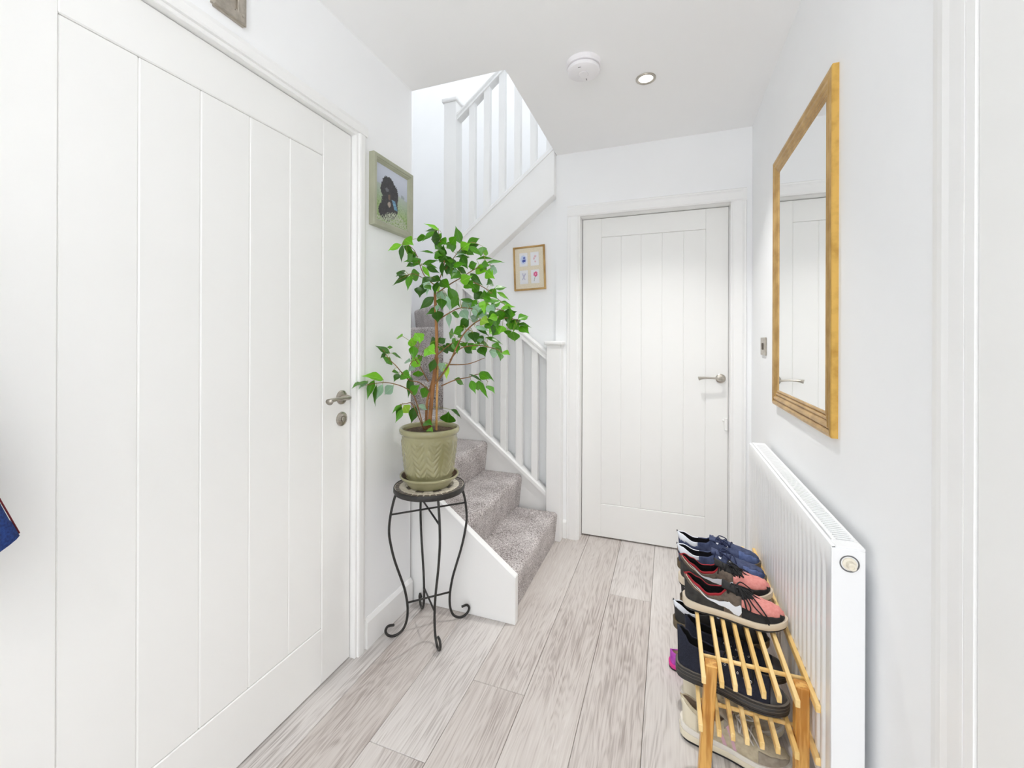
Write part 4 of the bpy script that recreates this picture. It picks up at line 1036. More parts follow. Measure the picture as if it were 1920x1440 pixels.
LEAVES=[(-896,1560,1689,-946,1532,1716,25,2,-905,1569,1694),(-915,1576,1688,-986,1598,1704,18,0,-904,1571,1688),(-913,1553,1683,-953,1523,1641,33,1,-904,1571,1688),(-892,1563,1660,-958,1593,1662,50,0,-903,1579,1662),(-908,1592,1658,-864,1566,1630,40,1,-903,1581,1655),(-895,1576,1640,-942,1607,1622,50,1,-902,1585,1642),(-927,1574,1597,-962,1524,1599,16,1,-897,1594,1612),(-853,1676,1654,-882,1678,1734,42,1,-838,1668,1636),(-869,1631,1608,-862,1621,1673,46,1,-860,1647,1602),(-887,1612,1623,-878,1665,1654,40,1,-897,1594,1612),(-906,1609,1591,-877,1564,1622,40,0,-893,1601,1589),(-891,1589,1581,-952,1620,1618,42,1,-892,1603,1582),(-892,1607,1589,-885,1657,1557,50,0,-893,1601,1589),(-884,1587,1583,-924,1615,1565,50,0,-893,1601,1589),(-906,1609,1568,-900,1598,1498,28,0,-897,1605,1565),(-887,1618,1563,-908,1651,1513,36,0,-885,1632,1561),(-1026,1483,1621,-1094,1483,1604,32,2,-1012,1498,1628),(-1015,1475,1618,-1028,1483,1551,33,0,-1012,1498,1628),(-1024,1496,1617,-1011,1550,1603,40,1,-1012,1498,1628),(-1028,1506,1649,-969,1476,1619,36,2,-1012,1498,1628),(-991,1529,1596,-1057,1557,1602,30,1,-991,1533,1596),(-978,1546,1571,-1035,1513,1560,33,1,-988,1546,1570),(-978,1547,1549,-1031,1573,1573,35,1,-985,1556,1551),(-1012,1556,1551,-1019,1510,1537,30,0,-986,1552,1557),(-966,1547,1548,-908,1581,1571,26,1,-983,1559,1545),(-970,1569,1552,-934,1618,1543,26,1,-983,1559,1545),(-977,1562,1545,-957,1596,1498,36,2,-983,1559,1545),(-1029,1512,1509,-1034,1461,1491,22,0,-1020,1507,1495),(-1028,1542,1506,-1084,1508,1462,30,0,-1017,1524,1502),(-1005,1516,1499,-998,1488,1436,36,1,-1016,1530,1505),(-998,1576,1516,-1067,1604,1507,44,1,-1000,1570,1504),(-962,1579,1491,-971,1589,1424,46,3,-966,1587,1495),(-981,1591,1475,-1023,1612,1425,40,0,-987,1592,1496),(-959,1598,1497,-890,1573,1479,30,0,-962,1591,1489),(-926,1626,1488,-865,1602,1452,42,1,-925,1609,1489),(-887,1644,1540,-839,1619,1546,40,3,-894,1627,1544),(-853,1650,1534,-856,1596,1491,60,1,-837,1666,1507),(-867,1623,1548,-798,1613,1552,30,1,-885,1632,1561),(-807,1666,1589,-851,1618,1589,25,0,-846,1660,1625),(-833,1639,1589,-791,1616,1532,42,0,-857,1649,1606),(-862,1657,1546,-841,1714,1527,35,0,-885,1632,1561),(-1016,1546,1497,-1015,1557,1495,50,2,-1015,1536,1507),(-929,1591,1471,-939,1640,1438,35,4,-935,1609,1470),(-927,1602,1482,-918,1563,1425,30,0,-928,1609,1482),(-829,1690,1656,-792,1740,1688,40,1,-822,1681,1651),(-851,1674,1628,-793,1643,1643,55,2,-846,1660,1625),(-814,1675,1640,-755,1684,1595,33,1,-822,1681,1651),(-837,1685,1632,-818,1741,1612,42,1,-838,1668,1636),(-762,1698,1613,-753,1723,1617,20,1,-750,1718,1560),(-790,1701,1585,-714,1716,1588,16,1,-775,1703,1549),(-747,1713,1571,-671,1728,1576,20,1,-743,1722,1563),(-734,1727,1559,-726,1769,1544,35,3,-735,1732,1559),(-812,1668,1549,-797,1725,1573,40,1,-806,1684,1531),(-798,1712,1546,-734,1684,1527,45,2,-787,1695,1544),(-750,1714,1535,-699,1677,1497,42,2,-756,1714,1558),(-709,1690,1485,-718,1652,1466,70,0,-734,1684,1451),(-838,1645,1483,-775,1623,1501,55,2,-854,1656,1495),(-802,1665,1520,-749,1672,1467,40,0,-812,1680,1526),(-820,1657,1481,-767,1622,1448,40,1,-815,1655,1492),(-793,1667,1473,-784,1723,1444,55,1,-788,1664,1482),(-704,1699,1452,-669,1756,1466,28,1,-714,1692,1433),(-733,1706,1450,-682,1675,1410,45,1,-729,1686,1446),(-697,1712,1440,-655,1755,1410,25,2,-704,1695,1424),(-756,1688,1413,-813,1722,1445,40,0,-729,1686,1446),(-743,1688,1409,-727,1645,1441,55,1,-719,1690,1437),(-728,1647,1399,-711,1610,1344,55,2,-733,1647,1362),(-829,1626,1404,-755,1666,1386,25,0,-826,1629,1369),(-709,1632,1391,-670,1684,1406,26,1,-712,1651,1362),(-698,1652,1372,-675,1708,1403,35,1,-701,1653,1362),(-684,1717,1395,-645,1771,1384,20,1,-674,1706,1397),(-649,1649,1361,-587,1631,1372,20,2,-657,1660,1356),(-626,1653,1355,-574,1622,1347,20,0,-632,1662,1345),(-643,1662,1354,-603,1622,1317,45,0,-644,1661,1351),(-572,1634,1317,-547,1695,1335,32,1,-573,1637,1314),(-709,1637,1379,-665,1611,1333,42,3,-712,1651,1362),(-799,1649,1383,-778,1706,1362,35,4,-790,1636,1365),(-821,1634,1395,-825,1687,1362,40,3,-826,1629,1369),(-679,1675,1358,-637,1639,1326,40,1,-670,1659,1362),(-696,1620,1328,-643,1587,1341,40,0,-699,1619,1319),(-751,1641,1354,-696,1608,1325,40,3,-754,1642,1362),(-768,1634,1367,-755,1694,1350,45,3,-772,1639,1364),(-873,1635,1348,-860,1693,1335,30,1,-871,1623,1352),(-885,1633,1350,-877,1616,1284,36,3,-878,1622,1349),(-781,1609,1320,-835,1631,1284,50,0,-758,1611,1296),(-802,1596,1281,-863,1624,1259,36,1,-790,1607,1270),(-757,1631,1293,-704,1636,1252,36,0,-758,1611,1296),(-786,1622,1269,-816,1661,1223,40,3,-782,1608,1276),(-773,1629,1268,-741,1589,1223,50,0,-774,1609,1283),(-722,1598,1316,-675,1570,1303,50,4,-733,1614,1315),(-716,1627,1298,-704,1680,1281,30,1,-711,1617,1317),(-677,1631,1327,-644,1592,1282,45,1,-677,1623,1321),(-669,1640,1332,-690,1645,1246,40,0,-665,1625,1322),(-650,1632,1292,-695,1660,1251,50,1,-654,1627,1323),(-644,1645,1292,-641,1599,1259,50,2,-634,1630,1323),(-620,1641,1274,-610,1616,1252,60,1,-608,1633,1319),(-642,1678,1349,-612,1672,1290,50,0,-638,1661,1348),(-597,1637,1302,-623,1671,1273,60,1,-591,1635,1317),(-587,1618,1268,-598,1668,1227,50,1,-582,1636,1315),(-583,1649,1298,-520,1641,1287,22,0,-573,1637,1314),(-570,1654,1292,-522,1621,1261,45,1,-573,1637,1314),(-598,1620,1312,-569,1680,1308,22,0,-599,1634,1318),(-601,1647,1312,-590,1700,1273,45,1,-599,1634,1318),(-737,1685,1245,-672,1721,1220,25,1,-738,1667,1205),(-747,1646,1240,-734,1626,1221,80,3,-755,1663,1209),(-705,1683,1214,-658,1655,1203,30,1,-703,1675,1197),(-689,1679,1201,-676,1737,1175,35,1,-694,1677,1195),(-671,1685,1182,-652,1645,1148,30,1,-670,1680,1185),(-651,1664,1183,-608,1637,1174,30,2,-659,1681,1178),(-757,1673,1204,-717,1634,1166,45,0,-755,1663,1209),(-742,1658,1220,-727,1715,1202,22,1,-746,1665,1207),(-841,1653,1208,-798,1630,1220,30,1,-832,1642,1198),(-829,1662,1203,-811,1718,1172,36,0,-822,1645,1200),(-828,1696,1219,-811,1752,1187,40,1,-834,1699,1216),(-873,1652,1209,-934,1685,1186,42,0,-879,1655,1217),(-874,1676,1219,-909,1700,1240,35,1,-870,1663,1223),(-867,1644,1219,-830,1604,1181,35,1,-874,1659,1220),(-834,1625,1207,-881,1654,1229,40,1,-833,1608,1208),(-864,1670,1245,-854,1707,1252,35,1,-862,1670,1228),(-863,1646,1064,-846,1704,1037,30,1,-866,1648,1059),(-800,1672,1059,-768,1646,1008,44,1,-814,1685,1072),(-787,1723,1052,-809,1768,999,42,1,-768,1724,1069),(-778,1717,1053,-741,1718,978,28,1,-768,1724,1069),(-754,1735,1033,-700,1702,1009,24,1,-750,1742,1048),(-776,1700,1087,-717,1671,1067,36,1,-778,1714,1082),(-771,1709,1096,-718,1741,1053,26,1,-778,1714,1082),(-809,1676,1084,-747,1680,1054,16,0,-814,1685,1072),(-830,1638,1359,-782,1604,1318,40,3,-832,1629,1366),(-784,1643,1355,-728,1612,1364,50,3,-781,1638,1365),(-742,1612,1333,-728,1672,1355,50,3,-733,1614,1315),(-792,1646,1333,-778,1705,1317,40,3,-781,1638,1365),(-681,1658,1360,-693,1606,1375,40,3,-680,1657,1362),(-691,1619,1302,-732,1650,1329,45,1,-699,1619,1319),(-629,1626,1320,-634,1575,1344,40,1,-634,1630,1323),(-663,1678,1367,-599,1659,1373,25,2,-657,1660,1356),(-718,1681,1261,-708,1723,1278,50,2,-729,1669,1203),(-1071,1472,1177,-1115,1439,1208,42,0,-1083,1466,1170),(-1089,1470,1178,-1115,1468,1157,45,0,-1085,1459,1179),(-1077,1480,1195,-1088,1495,1209,75,1,-1085,1459,1179),(-1078,1482,1158,-1115,1506,1132,55,1,-1080,1476,1155),(-1061,1472,1177,-1050,1527,1153,16,1,-1082,1469,1165),(-1025,1550,1141,-1068,1568,1137,25,3,-1013,1542,1136),(-1094,1518,1097,-1087,1563,1090,25,1,-1060,1510,1116),(-1050,1504,1092,-1042,1460,1066,36,0,-1051,1519,1102),(-1088,1453,1071,-1115,1362,1094,28,2,-1087,1449,1057),(-1112,1386,1071,-1115,1300,1058,14,1,-1115,1391,1054),(-1110,1383,1066,-1115,1335,1043,20,3,-1115,1391,1054),(-1111,1423,1070,-1115,1386,999,36,1,-1104,1418,1057),(-1089,1411,1052,-1088,1398,971,20,0,-1101,1424,1057),(-1084,1442,1052,-1115,1442,990,42,3,-1087,1449,1057),(-1059,1479,1044,-1115,1494,1003,42,3,-1060,1486,1048),(-1061,1534,1090,-998,1505,1079,40,1,-1047,1523,1095),(-1034,1567,1077,-1036,1553,989,36,0,-1042,1563,1081),(-1026,1554,1006,-967,1528,1045,36,1,-1018,1544,1005),(-985,1561,1121,-1042,1587,1157,50,2,-993,1572,1121),(-977,1535,1152,-945,1517,1166,45,1,-977,1528,1153),(-919,1500,1199,-861,1468,1181,50,2,-918,1489,1195),(-917,1565,1152,-949,1581,1092,42,0,-928,1575,1147),(-1013,1567,1119,-1016,1522,1103,35,3,-996,1566,1131),(-1003,1576,1101,-1023,1607,1069,60,1,-990,1576,1113),(-976,1603,1028,-1019,1631,972,42,1,-974,1589,1028),(-1030,1501,965,-1048,1455,937,26,1,-1022,1488,969),(-1030,1492,960,-1026,1448,922,28,0,-1023,1477,969),(-1015,1477,950,-1022,1444,903,42,1,-1023,1483,969),(-1027,1507,962,-1036,1555,920,42,4,-1021,1498,969),(-1014,1574,948,-1038,1578,875,50,0,-1010,1559,948),(-1000,1572,953,-974,1625,929,30,3,-999,1572,949),(-926,1605,1227,-985,1634,1211,45,0,-934,1611,1226),(-929,1617,1220,-921,1668,1240,42,0,-934,1611,1226),(-914,1614,1206,-922,1642,1183,50,0,-909,1629,1192),(-897,1647,1201,-940,1671,1182,50,0,-895,1640,1207),(-998,1520,1241,-1021,1562,1193,40,2,-976,1532,1193),(-974,1538,1246,-953,1511,1220,50,2,-976,1532,1193),(-894,1604,1134,-936,1645,1090,36,3,-877,1610,1126),(-893,1624,1131,-897,1631,1063,40,4,-877,1610,1126),(-1040,1513,1248,-1084,1532,1243,20,2,-976,1532,1193),(-954,1621,1419,-1020,1610,1366,45,0,-941,1608,1421),(-891,1632,1458,-848,1660,1376,45,1,-898,1630,1462),(-934,1628,1369,-964,1578,1342,42,0,-938,1610,1364),(-922,1601,1356,-899,1558,1306,50,0,-938,1610,1350),(-942,1590,863,-965,1569,798,44,2,-964,1600,870),(-896,1644,874,-870,1599,928,55,0,-963,1600,882),(-873,1629,934,-847,1678,893,20,0,-957,1603,940),(-974,1576,880,-918,1550,882,30,1,-981,1594,884),(-910,1605,1409,-881,1563,1359,40,0,-941,1609,1407),(-891,1617,1420,-880,1635,1357,40,3,-916,1620,1447),(-832,1610,1418,-869,1620,1363,50,1,-826,1629,1369),(-908,1605,1441,-941,1640,1395,40,3,-916,1620,1447),(-999,1592,1464,-977,1544,1416,45,0,-987,1592,1496),(-861,1651,1538,-903,1687,1502,55,1,-885,1632,1561),(-768,1723,1644,-758,1675,1593,35,1,-815,1686,1658),(-865,1605,1637,-818,1567,1659,40,1,-900,1590,1627),(-889,1642,1589,-861,1604,1531,45,0,-875,1638,1577),(-996,1525,1207,-972,1495,1153,50,1,-976,1532,1193),(-957,1527,1228,-1011,1560,1263,45,2,-976,1532,1193),(-899,1496,1195,-895,1451,1169,40,2,-918,1489,1195),(-571,1613,1293,-608,1652,1293,38,1,-591,1635,1317),(-932,1555,1496,-940,1500,1463,30,0,-928,1609,1482),(-855,1609,1529,-859,1644,1513,44,3,-885,1632,1561),(-840,1708,1645,-815,1769,1642,44,2,-838,1668,1636),(-762,1631,1247,-745,1672,1216,38,1,-782,1608,1276),(-722,1692,1185,-703,1761,1173,44,3,-694,1677,1195),(-698,1654,1339,-669,1606,1314,30,1,-699,1619,1319),(-963,1572,1542,-928,1623,1522,38,0,-983,1559,1545),(-852,1678,1628,-812,1639,1603,30,0,-846,1660,1625),(-757,1642,1247,-749,1697,1215,44,0,-782,1608,1276),(-1015,1508,1590,-996,1568,1590,30,0,-1012,1498,1628),(-649,1601,1328,-665,1547,1317,38,2,-634,1630,1323),(-753,1693,1248,-765,1688,1238,38,3,-755,1663,1209),(-629,1656,1334,-577,1600,1334,38,1,-644,1661,1351),(-808,1609,1294,-841,1628,1262,44,1,-790,1607,1270),(-757,1638,1401,-772,1608,1369,44,1,-733,1647,1362),(-734,1600,1344,-743,1647,1332,38,1,-772,1639,1364),(-904,1565,1206,-895,1580,1192,30,1,-909,1629,1192),(-918,1664,1407,-865,1683,1389,44,1,-916,1620,1447),(-994,1546,1657,-930,1527,1655,30,1,-1012,1498,1628),(-721,1615,1410,-694,1668,1393,38,1,-712,1651,1362),(-958,1558,1462,-918,1537,1439,30,1,-928,1609,1482),(-950,1580,1215,-930,1631,1213,44,1,-934,1611,1226),(-657,1585,1308,-706,1600,1290,38,1,-654,1627,1323),(-794,1619,1385,-791,1667,1368,38,3,-790,1636,1365),(-1050,1526,1525,-1033,1484,1486,30,0,-1017,1524,1502),(-748,1680,1611,-740,1721,1610,38,2,-750,1718,1560),(-1025,1542,1486,-1026,1551,1485,30,2,-1015,1536,1507),(-824,1697,1636,-891,1693,1610,44,3,-838,1668,1636),(-885,1634,1580,-891,1649,1555,44,1,-893,1601,1589),(-741,1583,1286,-683,1600,1271,30,3,-758,1611,1296),(-899,1582,1598,-859,1541,1595,38,1,-893,1601,1589),(-699,1614,1315,-668,1582,1294,44,1,-733,1614,1315),(-792,1730,1656,-834,1684,1641,30,0,-815,1686,1658),(-772,1734,1571,-755,1732,1529,38,0,-743,1722,1563),(-885,1611,1574,-859,1642,1563,38,1,-893,1601,1589),(-780,1715,1554,-717,1671,1551,30,1,-787,1695,1544),(-768,1684,1220,-787,1641,1190,30,2,-755,1663,1209),(-971,1482,1578,-1019,1516,1554,30,1,-991,1533,1596),(-717,1685,1535,-703,1740,1530,38,3,-735,1732,1559),(-922,1619,1409,-907,1623,1373,30,3,-916,1620,1447),(-917,1611,1542,-913,1628,1511,44,1,-885,1632,1561),(-926,1614,1387,-920,1580,1354,30,3,-941,1609,1407),(-896,1581,1681,-928,1594,1644,38,1,-904,1571,1688),(-911,1653,1435,-956,1705,1417,44,3,-916,1620,1447),(-885,1689,1573,-928,1656,1547,44,3,-875,1638,1577),(-888,1636,1263,-890,1685,1256,44,1,-862,1670,1228),(-876,1638,1542,-917,1665,1522,30,1,-885,1632,1561)]

# ================================================================ plant stand
CX, CY = -0.960, 1.600
t = thing('plant_stand', 'black wrought iron plant stand with a mosaic tiled round top beside the stairs', 'stand', (CX, CY, 0))
ZS = 0.612
bm = nb(); lathe(bm, [(0, ZS - 0.014), (0.140, ZS - 0.014), (0.1435, ZS - 0.020), (0.1480, ZS - 0.020), (0.1500, ZS - 0.016), (0.1500, ZS - 0.002), (0.1480, ZS + 0.002), (0.1455, ZS + 0.002), (0.1450, ZS - 0.003), (0, ZS - 0.003)], CX, CY, 72)
mesh_obj('top_rim', bm, M_black_iron, 'auto', t)
bm = nb(); lathe(bm, [(0.1452, ZS - 0.003), (0.1452, ZS - 0.0012), (0, ZS - 0.0012)], CX, CY, 64)
gb = mesh_obj('grout_bed', bm, noisy('mosaic_grout', srgb(226, 218, 204), srgb(208, 200, 186), 60, 0.9), 'auto', t)
M_tb = noisy('black_mosaic', srgb(122, 112, 104), srgb(94, 86, 80), 30, 0.3); M_tw = noisy('white_mosaic', srgb(232, 226, 212), srgb(214, 206, 190), 30, 0.35); M_tt = noisy('taupe_mosaic', srgb(134, 116, 98), srgb(112, 96, 82), 30, 0.35)
def tile_ring(ra_, rb_, n, m_, ph=0.0, alt=None, gap=0.0018):
    cache = {}
    for i in range(n):
        mm = m_ if alt is None or i % 2 == 0 else alt
        if mm.name not in cache:
            bm = nb(); ha = math.pi / n; vs = []
            ga, gb_ = gap / 2 / ra_, gap / 2 / rb_
            pts = []
            for k in range(4):
                a = -ha + gb_ + (2 * ha - 2 * gb_) * k / 3; pts.append(((rb_ - gap / 2) * math.cos(a), (rb_ - gap / 2) * math.sin(a)))
            for k in range(4):
                a = ha - ga - (2 * ha - 2 * ga) * k / 3; pts.append(((ra_ + gap / 2) * math.cos(a), (ra_ + gap / 2) * math.sin(a)))
            prism(bm, pts, 2, -0.0015, 0.0022)
            o = mesh_obj('tile', bm, mm, root=t); cache[mm.name] = o.data
            o.matrix_parent_inverse = Matrix.Identity(4)
        else:
            o = bpy.data.objects.new('tile', cache[mm.name]); COL.objects.link(o); o.parent = t
        o.location = (0, 0, ZS - 0.0012 + random.uniform(-0.0002, 0.0002)); o.rotation_euler = (0, 0, ph + 2 * math.pi * i / n)
tile_ring(0.1235, 0.1446, 34, M_tb, 0.0, None, 0.0058)
tile_ring(0.100, 0.1225, 30, M_tw, 0.05, None, 0.0034)
tile_ring(0.070, 0.0990, 16, M_tb, 0.1, M_tw, 0.0028)
tile_ring(0.030, 0.0695, 10, M_tw, 0.0, M_tt)
legp = [(0.138, ZS - 0.016), (0.148, 0.572), (0.163, 0.505), (0.168, 0.436), (0.158, 0.37), (0.143, 0.31), (0.120, 0.24), (0.103, 0.185), (0.092, 0.12), (0.093, 0.066), (0.106, 0.028), (0.128, 0.0095), (0.152, 0.0062), (0.172, 0.016), (0.181, 0.036), (0.170, 0.052), (0.146, 0.050)]
for a in (45, 135, 225, 315):
    ca, sa = math.cos(R(a)), math.sin(R(a))
    bm = nb(); tube(bm, smooth_path([(CX + r_ * ca, CY + r_ * sa, z) for r_, z in legp], 5), 0.0052, 10)
    mesh_obj('leg', bm, M_black_iron, True, t)
for a in (45, 135):
    for z, r_ in ((0.506, 0.163), (0.125, 0.0925)):
        ca, sa = math.cos(R(a)), math.sin(R(a)); dz = 0.004 if a == 45 else -0.004
        bm = nb(); tube(bm, [(CX - r_ * ca, CY - r_ * sa, z + dz), (CX + r_ * ca, CY + r_ * sa, z + dz)], 0.0040, 8)
        mesh_obj('cross_brace', bm, M_black_iron, True, t)

# ---- saucer under the pot
M_glaze = noisy('olive_green_glaze', srgb(160, 156, 120), srgb(142, 138, 100), 7, 0.16, 0.0, 4, lo=0.4, hi=0.62)
bsdf(M_glaze).inputs['Coat Weight'].default_value = 0.4
M_unglazed = noisy('brown_wet_clay', srgb(96, 66, 38), srgb(70, 48, 28), 40, 0.5)
zs = ZS + 0.0015
t = thing('saucer', 'glazed olive green drip saucer between the plant pot and the tiled stand', 'saucer', (CX, CY, zs))
bm = nb(); lathe(bm, [(0, zs), (0.088, zs), (0.092, zs + 0.004), (0.109, zs + 0.027), (0.1195, zs + 0.038), (0.1245, zs + 0.042), (0.1250, zs + 0.048), (0.1215, zs + 0.0505), (0.1165, zs + 0.047)], CX, CY, 72)
mesh_obj('bowl', bm, M_glaze, True, t)
bm = nb(); lathe(bm, [(0.1165, zs + 0.047), (0.110, zs + 0.040), (0.104, zs + 0.034), (0, zs + 0.033)], CX, CY, 72); mesh_obj('inner_well', bm, M_unglazed, True, t)

# ---- potted weeping fig
zp = zs + 0.0345
t = thing('potted_fig', 'tall leafy weeping fig in an embossed olive green glazed pot', 'plant', (CX, CY, zp))
ztop = 0.862
NF = 11
def relief(a, r, z):
    h = (z - zp) / (ztop - zp)
    if h < 0.07 or h > 0.80: return 0.0
    w = 2 * math.pi / NF
    row = 0
    aa = (a / w) % 1.0 - 0.5 + 0.10 * math.sin(h * 7 + 2 * math.floor(a / w))
    env = min(1, (h - 0.07) / 0.06, (0.80 - h) / 0.06)
    if abs(aa) < 0.035: return 0.0036 * env
    m_ = max(0.0, 1 - (abs(aa) / 0.46) ** 4)
    ph = (h * 8.5 - abs(aa) * (3.2 if aa > 0 else 2.4) + 0.5 * (math.floor(a / w) % 2)) % 1.0
    s_ = math.sin(math.pi * ph) ** 0.7
    return 0.0042 * s_ * m_ * env
prof = [(0.090, zp), (0.098, zp + 0.002), (0.1005, zp + 0.008)]
for i in range(70):
    h = i / 69; z = zp + 0.010 + h * (0.832 - zp - 0.010)
    prof.append((0.099 + 0.0185 * h + 0.0012 * math.sin(h * 3.1), z))
prof += [(0.1200, 0.836), (0.1250, 0.840), (0.1275, 0.847), (0.1275, 0.854), (0.1245, 0.860), (0.1195, 0.862), (0.1150, 0.859), (0.1125, 0.850), (0.1105, 0.830)]
bm = nb(); lathe(bm, prof, CX, CY, 264, relief)
mesh_obj('pot', bm, M_glaze, True, t)
M_soil = noisy('potting_soil', srgb(58, 44, 34), srgb(92, 72, 54), 90, 0.95, 0.8, 5, dist=0.006)
bm = nb()
rings = []
for i in range(12):
    r_ = 0.1115 * i / 11
    rings.append([bm.verts.new((CX + r_ * math.cos(2 * math.pi * k / 40), CY + r_ * math.sin(2 * math.pi * k / 40), 0.842 + 0.004 * noise.noise((r_ * 60 * math.cos(2 * math.pi * k / 40), r_ * 60 * math.sin(2 * math.pi * k / 40), 0)) + 0.003 * (1 - i / 11))) for k in range(40)] if i else [bm.verts.new((CX, CY, 0.846))])
for k in range(40): bm.faces.new((rings[0][0], rings[1][k], rings[1][(k + 1) % 40]))
for A_, B_ in zip(rings[1:], rings[2:]):
    for k in range(40): bm.faces.new((A_[k], B_[k], B_[(k + 1) % 40], A_[(k + 1) % 40]))
mesh_obj('soil', bm, M_soil, True, t)
M_bark = noisy('fig_bark', srgb(176, 124, 72), srgb(128, 84, 48), 28, 0.7, 0.4, 4, (1, 1, 0.3))
M_twig = noisy('fig_twig', srgb(150, 108, 66), srgb(112, 80, 48), 40, 0.7)
M_cane = noisy('bamboo_cane', srgb(206, 160, 92), srgb(178, 132, 70), 30, 0.5, 0, 3, (1, 1, 0.3))
M_stalk = mat('green_leaf_stalk', srgb(150, 150, 70), 0.6)
RAD = {0.028: (0.0095, 0.0055), 0.016: (0.0065, 0.004), 0.01: (0.0046, 0.0018), 0.006: (0.0028, 0.0011), 0.005: (0.0024, 0.001), 0.004: (0.0018, 0.0009), 0.014: (0.0050, 0.0048)}
for kind, rk, pts in BRANCHES:
    P_ = [Vector(p) / 1000 for p in pts]
    if P_[0].z < 0.9: P_[0].z = 0.838
    sp = smooth_path(P_, 6); a_, b_ = RAD[rk]; n = len(sp)
    bm = nb(); tube(bm, sp, [a_ + (b_ - a_) * i / (n - 1) for i in range(n)], 8)
    mesh_obj({'R': 'trunk', 'S': 'stem', 'b': 'branch', 'C': 'cane'}[kind], bm, {'R': M_bark, 'S': M_bark, 'b': M_twig, 'C': M_cane}[kind], True, t)
def leaf_mat(name, top, top2, under, rough):
    m = mat(name, top, rough)
    tc = N(m, 'ShaderNodeTexCoord'); sx_ = N(m, 'ShaderNodeSeparateXYZ'); LK(m, tc.outputs['Object'], sx_.inputs[0])
    ab = N(m, 'ShaderNodeMath', operation='ABSOLUTE'); LK(m, sx_.outputs['Y'], ab.inputs[0])
    lt = N(m, 'ShaderNodeMath', operation='LESS_THAN'); lt.inputs[1].default_value = 0.018; LK(m, ab.outputs[0], lt.inputs[0])
    nz = N(m, 'ShaderNodeTexNoise', Scale=4.0, Detail=2); LK(m, tc.outputs['Object'], nz.inputs['Vector'])
    mx = N(m, 'ShaderNodeMix', data_type='RGBA'); mx.inputs[6].default_value = (*top, 1); mx.inputs[7].default_value = (*top2, 1); LK(m, nz.outputs['Fac'], mx.inputs[0])
    mid = N(m, 'ShaderNodeMix', data_type='RGBA'); mid.inputs[7].default_value = (*[min(1, c * 1.5 + 0.05) for c in top2], 1); LK(m, mx.outputs[2], mid.inputs[6])
    k = N(m, 'ShaderNodeMath', operation='MULTIPLY'); k.inputs[1].default_value = 0.6; LK(m, lt.outputs[0], k.inputs[0]); LK(m, k.outputs[0], mid.inputs[0])
    oi = N(m, 'ShaderNodeObjectInfo'); hs = N(m, 'ShaderNodeHueSaturation'); mr = N(m, 'ShaderNodeMapRange'); mr.inputs[3].default_value = 0.75; mr.inputs[4].default_value = 1.3
    LK(m, oi.outputs['Random'], mr.inputs[0]); LK(m, mr.outputs[0], hs.inputs['Value']); LK(m, mid.outputs[2], hs.inputs['Color'])
    ge = N(m, 'ShaderNodeNewGeometry'); bk = N(m, 'ShaderNodeMix', data_type='RGBA'); bk.inputs[7].default_value = (*under, 1)
    LK(m, hs.outputs[0], bk.inputs[6]); LK(m, ge.outputs['Backfacing'], bk.inputs[0]); LK(m, bk.outputs[2], bsdf(m).inputs['Base Color'])
    # thin leaf: some light passes through
    tr = N(m, 'ShaderNodeBsdfTranslucent'); tr.inputs['Color'].default_value = (*[min(1, c * 1.6) for c in top2], 1)
    ms = N(m, 'ShaderNodeMixShader'); ms.inputs[0].default_value = 0.22
    out = m.node_tree.nodes['Material Output']; LK(m, bsdf(m).outputs[0], ms.inputs[1]); LK(m, tr.outputs[0], ms.inputs[2]); LK(m, ms.outputs[0], out.inputs[0])
    return m
LM = [leaf_mat('dark_green_leaf', srgb(42, 86, 14), srgb(58, 106, 20), srgb(96, 140, 80), 0.32),
      leaf_mat('green_leaf', srgb(62, 122, 12), srgb(80, 142, 22), srgb(112, 160, 84), 0.32),
      leaf_mat('bright_green_leaf', srgb(96, 168, 26), srgb(124, 188, 44), srgb(140, 180, 96), 0.35),
      leaf_mat('pale_leaf', srgb(128, 164, 138), srgb(156, 188, 160), srgb(170, 196, 168), 0.28),  # pale bluish tone standing in for undersides and glossy reflections
      leaf_mat('yellow_green_leaf', srgb(140, 190, 50), srgb(166, 206, 78), srgb(170, 200, 100), 0.38)]
def leaf_mesh(curl, fold):
    bm = nb(); rows = []
    prof_ = [(0.0, 0.012), (0.06, 0.15), (0.15, 0.31), (0.26, 0.46), (0.37, 0.50), (0.50, 0.45), (0.62, 0.33), (0.73, 0.20), (0.82, 0.105), (0.91, 0.04), (1.0, 0.0)]
    for i, (x, w) in enumerate(prof_):
        zc = -curl * (x - 0.35) ** 2
        y_ = [-w, -w * 0.5, 0, w * 0.5, w] if w > 0 else [0]
        rows.append([bm.verts.new((x, y, zc + fold * abs(y) + 0.012 * math.sin(x * 19) * (abs(y) > w * 0.75))) for y in y_])
    for A_, B_ in zip(rows, rows[1:]):
        if len(B_) == 1:
            for k in range(4): bm.faces.new((A_[k], B_[0], A_[k + 1]))
        else:
            for k in range(4): bm.faces.new((A_[k], B_[k], B_[k + 1], A_[k + 1]))
    me = bpy.data.meshes.new('leaf')
    for f in bm.faces:
        f.smooth = True
        if f.normal.z < 0: pass
    bm.normal_update()
    bm.to_mesh(me); bm.free(); return me
LMESH = {}
EYE = Vector((0, 0, 1.23))
stalk = nb()
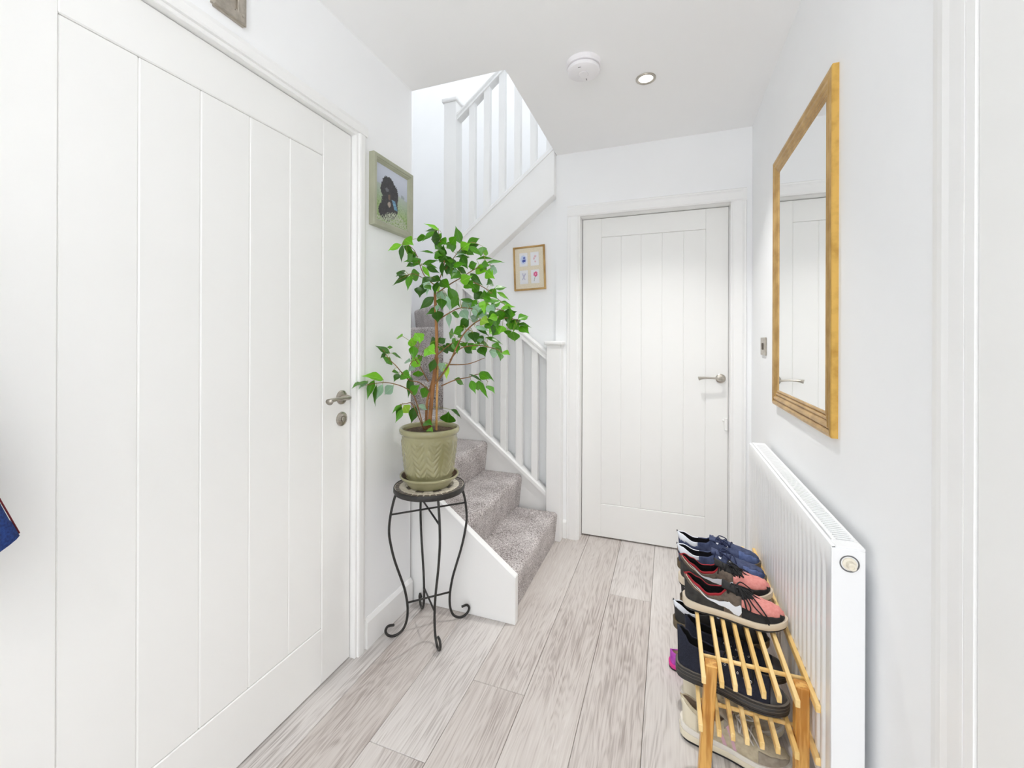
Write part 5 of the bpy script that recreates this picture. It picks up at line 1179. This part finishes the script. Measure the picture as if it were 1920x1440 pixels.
rng = random.Random(11)
for bx, by, bz, tx, ty, tz, wr, ci, qx, qy, qz in LEAVES:
    B_, T_, Q_ = Vector((bx, by, bz)) / 1000, Vector((tx, ty, tz)) / 1000, Vector((qx, qy, qz)) / 1000
    d = T_ - B_; Ln = d.length; d.normalize()
    v = (EYE - (B_ + T_) / 2).normalized()
    w0 = d.cross(v).normalized(); n0 = w0.cross(d).normalized() * -1
    if n0.dot(v) < 0: n0 = -n0
    apparent = wr / 108.0; T_ = T_ + d * Ln * 0.06; Ln *= 1.06; ratio = min(0.54, max(0.35, apparent * 1.02))
    roll = math.acos(max(-1, min(1, apparent / ratio)))
    # most leaves turn their upper face up, so tilt the upper face skywards
    sgn = 1 if (n0 * math.cos(roll) + w0 * math.sin(roll)).z > (n0 * math.cos(roll) - w0 * math.sin(roll)).z else -1
    if rng.random() < 0.12: sgn = -sgn
    nn = (n0 * math.cos(roll) + w0 * (sgn * math.sin(roll))).normalized()
    ww = nn.cross(d).normalized()
    plen = (T_ - B_).length / max(0.2, math.sqrt(max(0.04, 1 - d.dot(v) ** 2)))
    key = (ci, rng.randrange(3))
    if key not in LMESH:
        me = leaf_mesh((0.06, 0.14, 0.24)[key[1]], (0.10, 0.18, 0.06)[key[1]]); me.materials.append(LM[ci]); LMESH[key] = me
    o = bpy.data.objects.new('leaf', LMESH[key]); COL.objects.link(o); o.parent = t; o.matrix_parent_inverse = INV[t.name]
    wid = ratio * plen
    o.matrix_basis = Matrix((( d.x * Ln, ww.x * wid, nn.x * Ln, B_.x), (d.y * Ln, ww.y * wid, nn.y * Ln, B_.y), (d.z * Ln, ww.z * wid, nn.z * Ln, B_.z), (0, 0, 0, 1)))
    if (Q_ - B_).length > 0.002 and (Q_ - B_).length < 0.14:
        md_ = (Q_ + B_) / 2 + Vector((0, 0, 0.006)); tube(stalk, smooth_path([Q_, md_, B_], 2), 0.0009, 5, cap=False)
so = mesh_obj('leaf_stalk', stalk, M_stalk, True, t); so['kind'] = 'stuff'
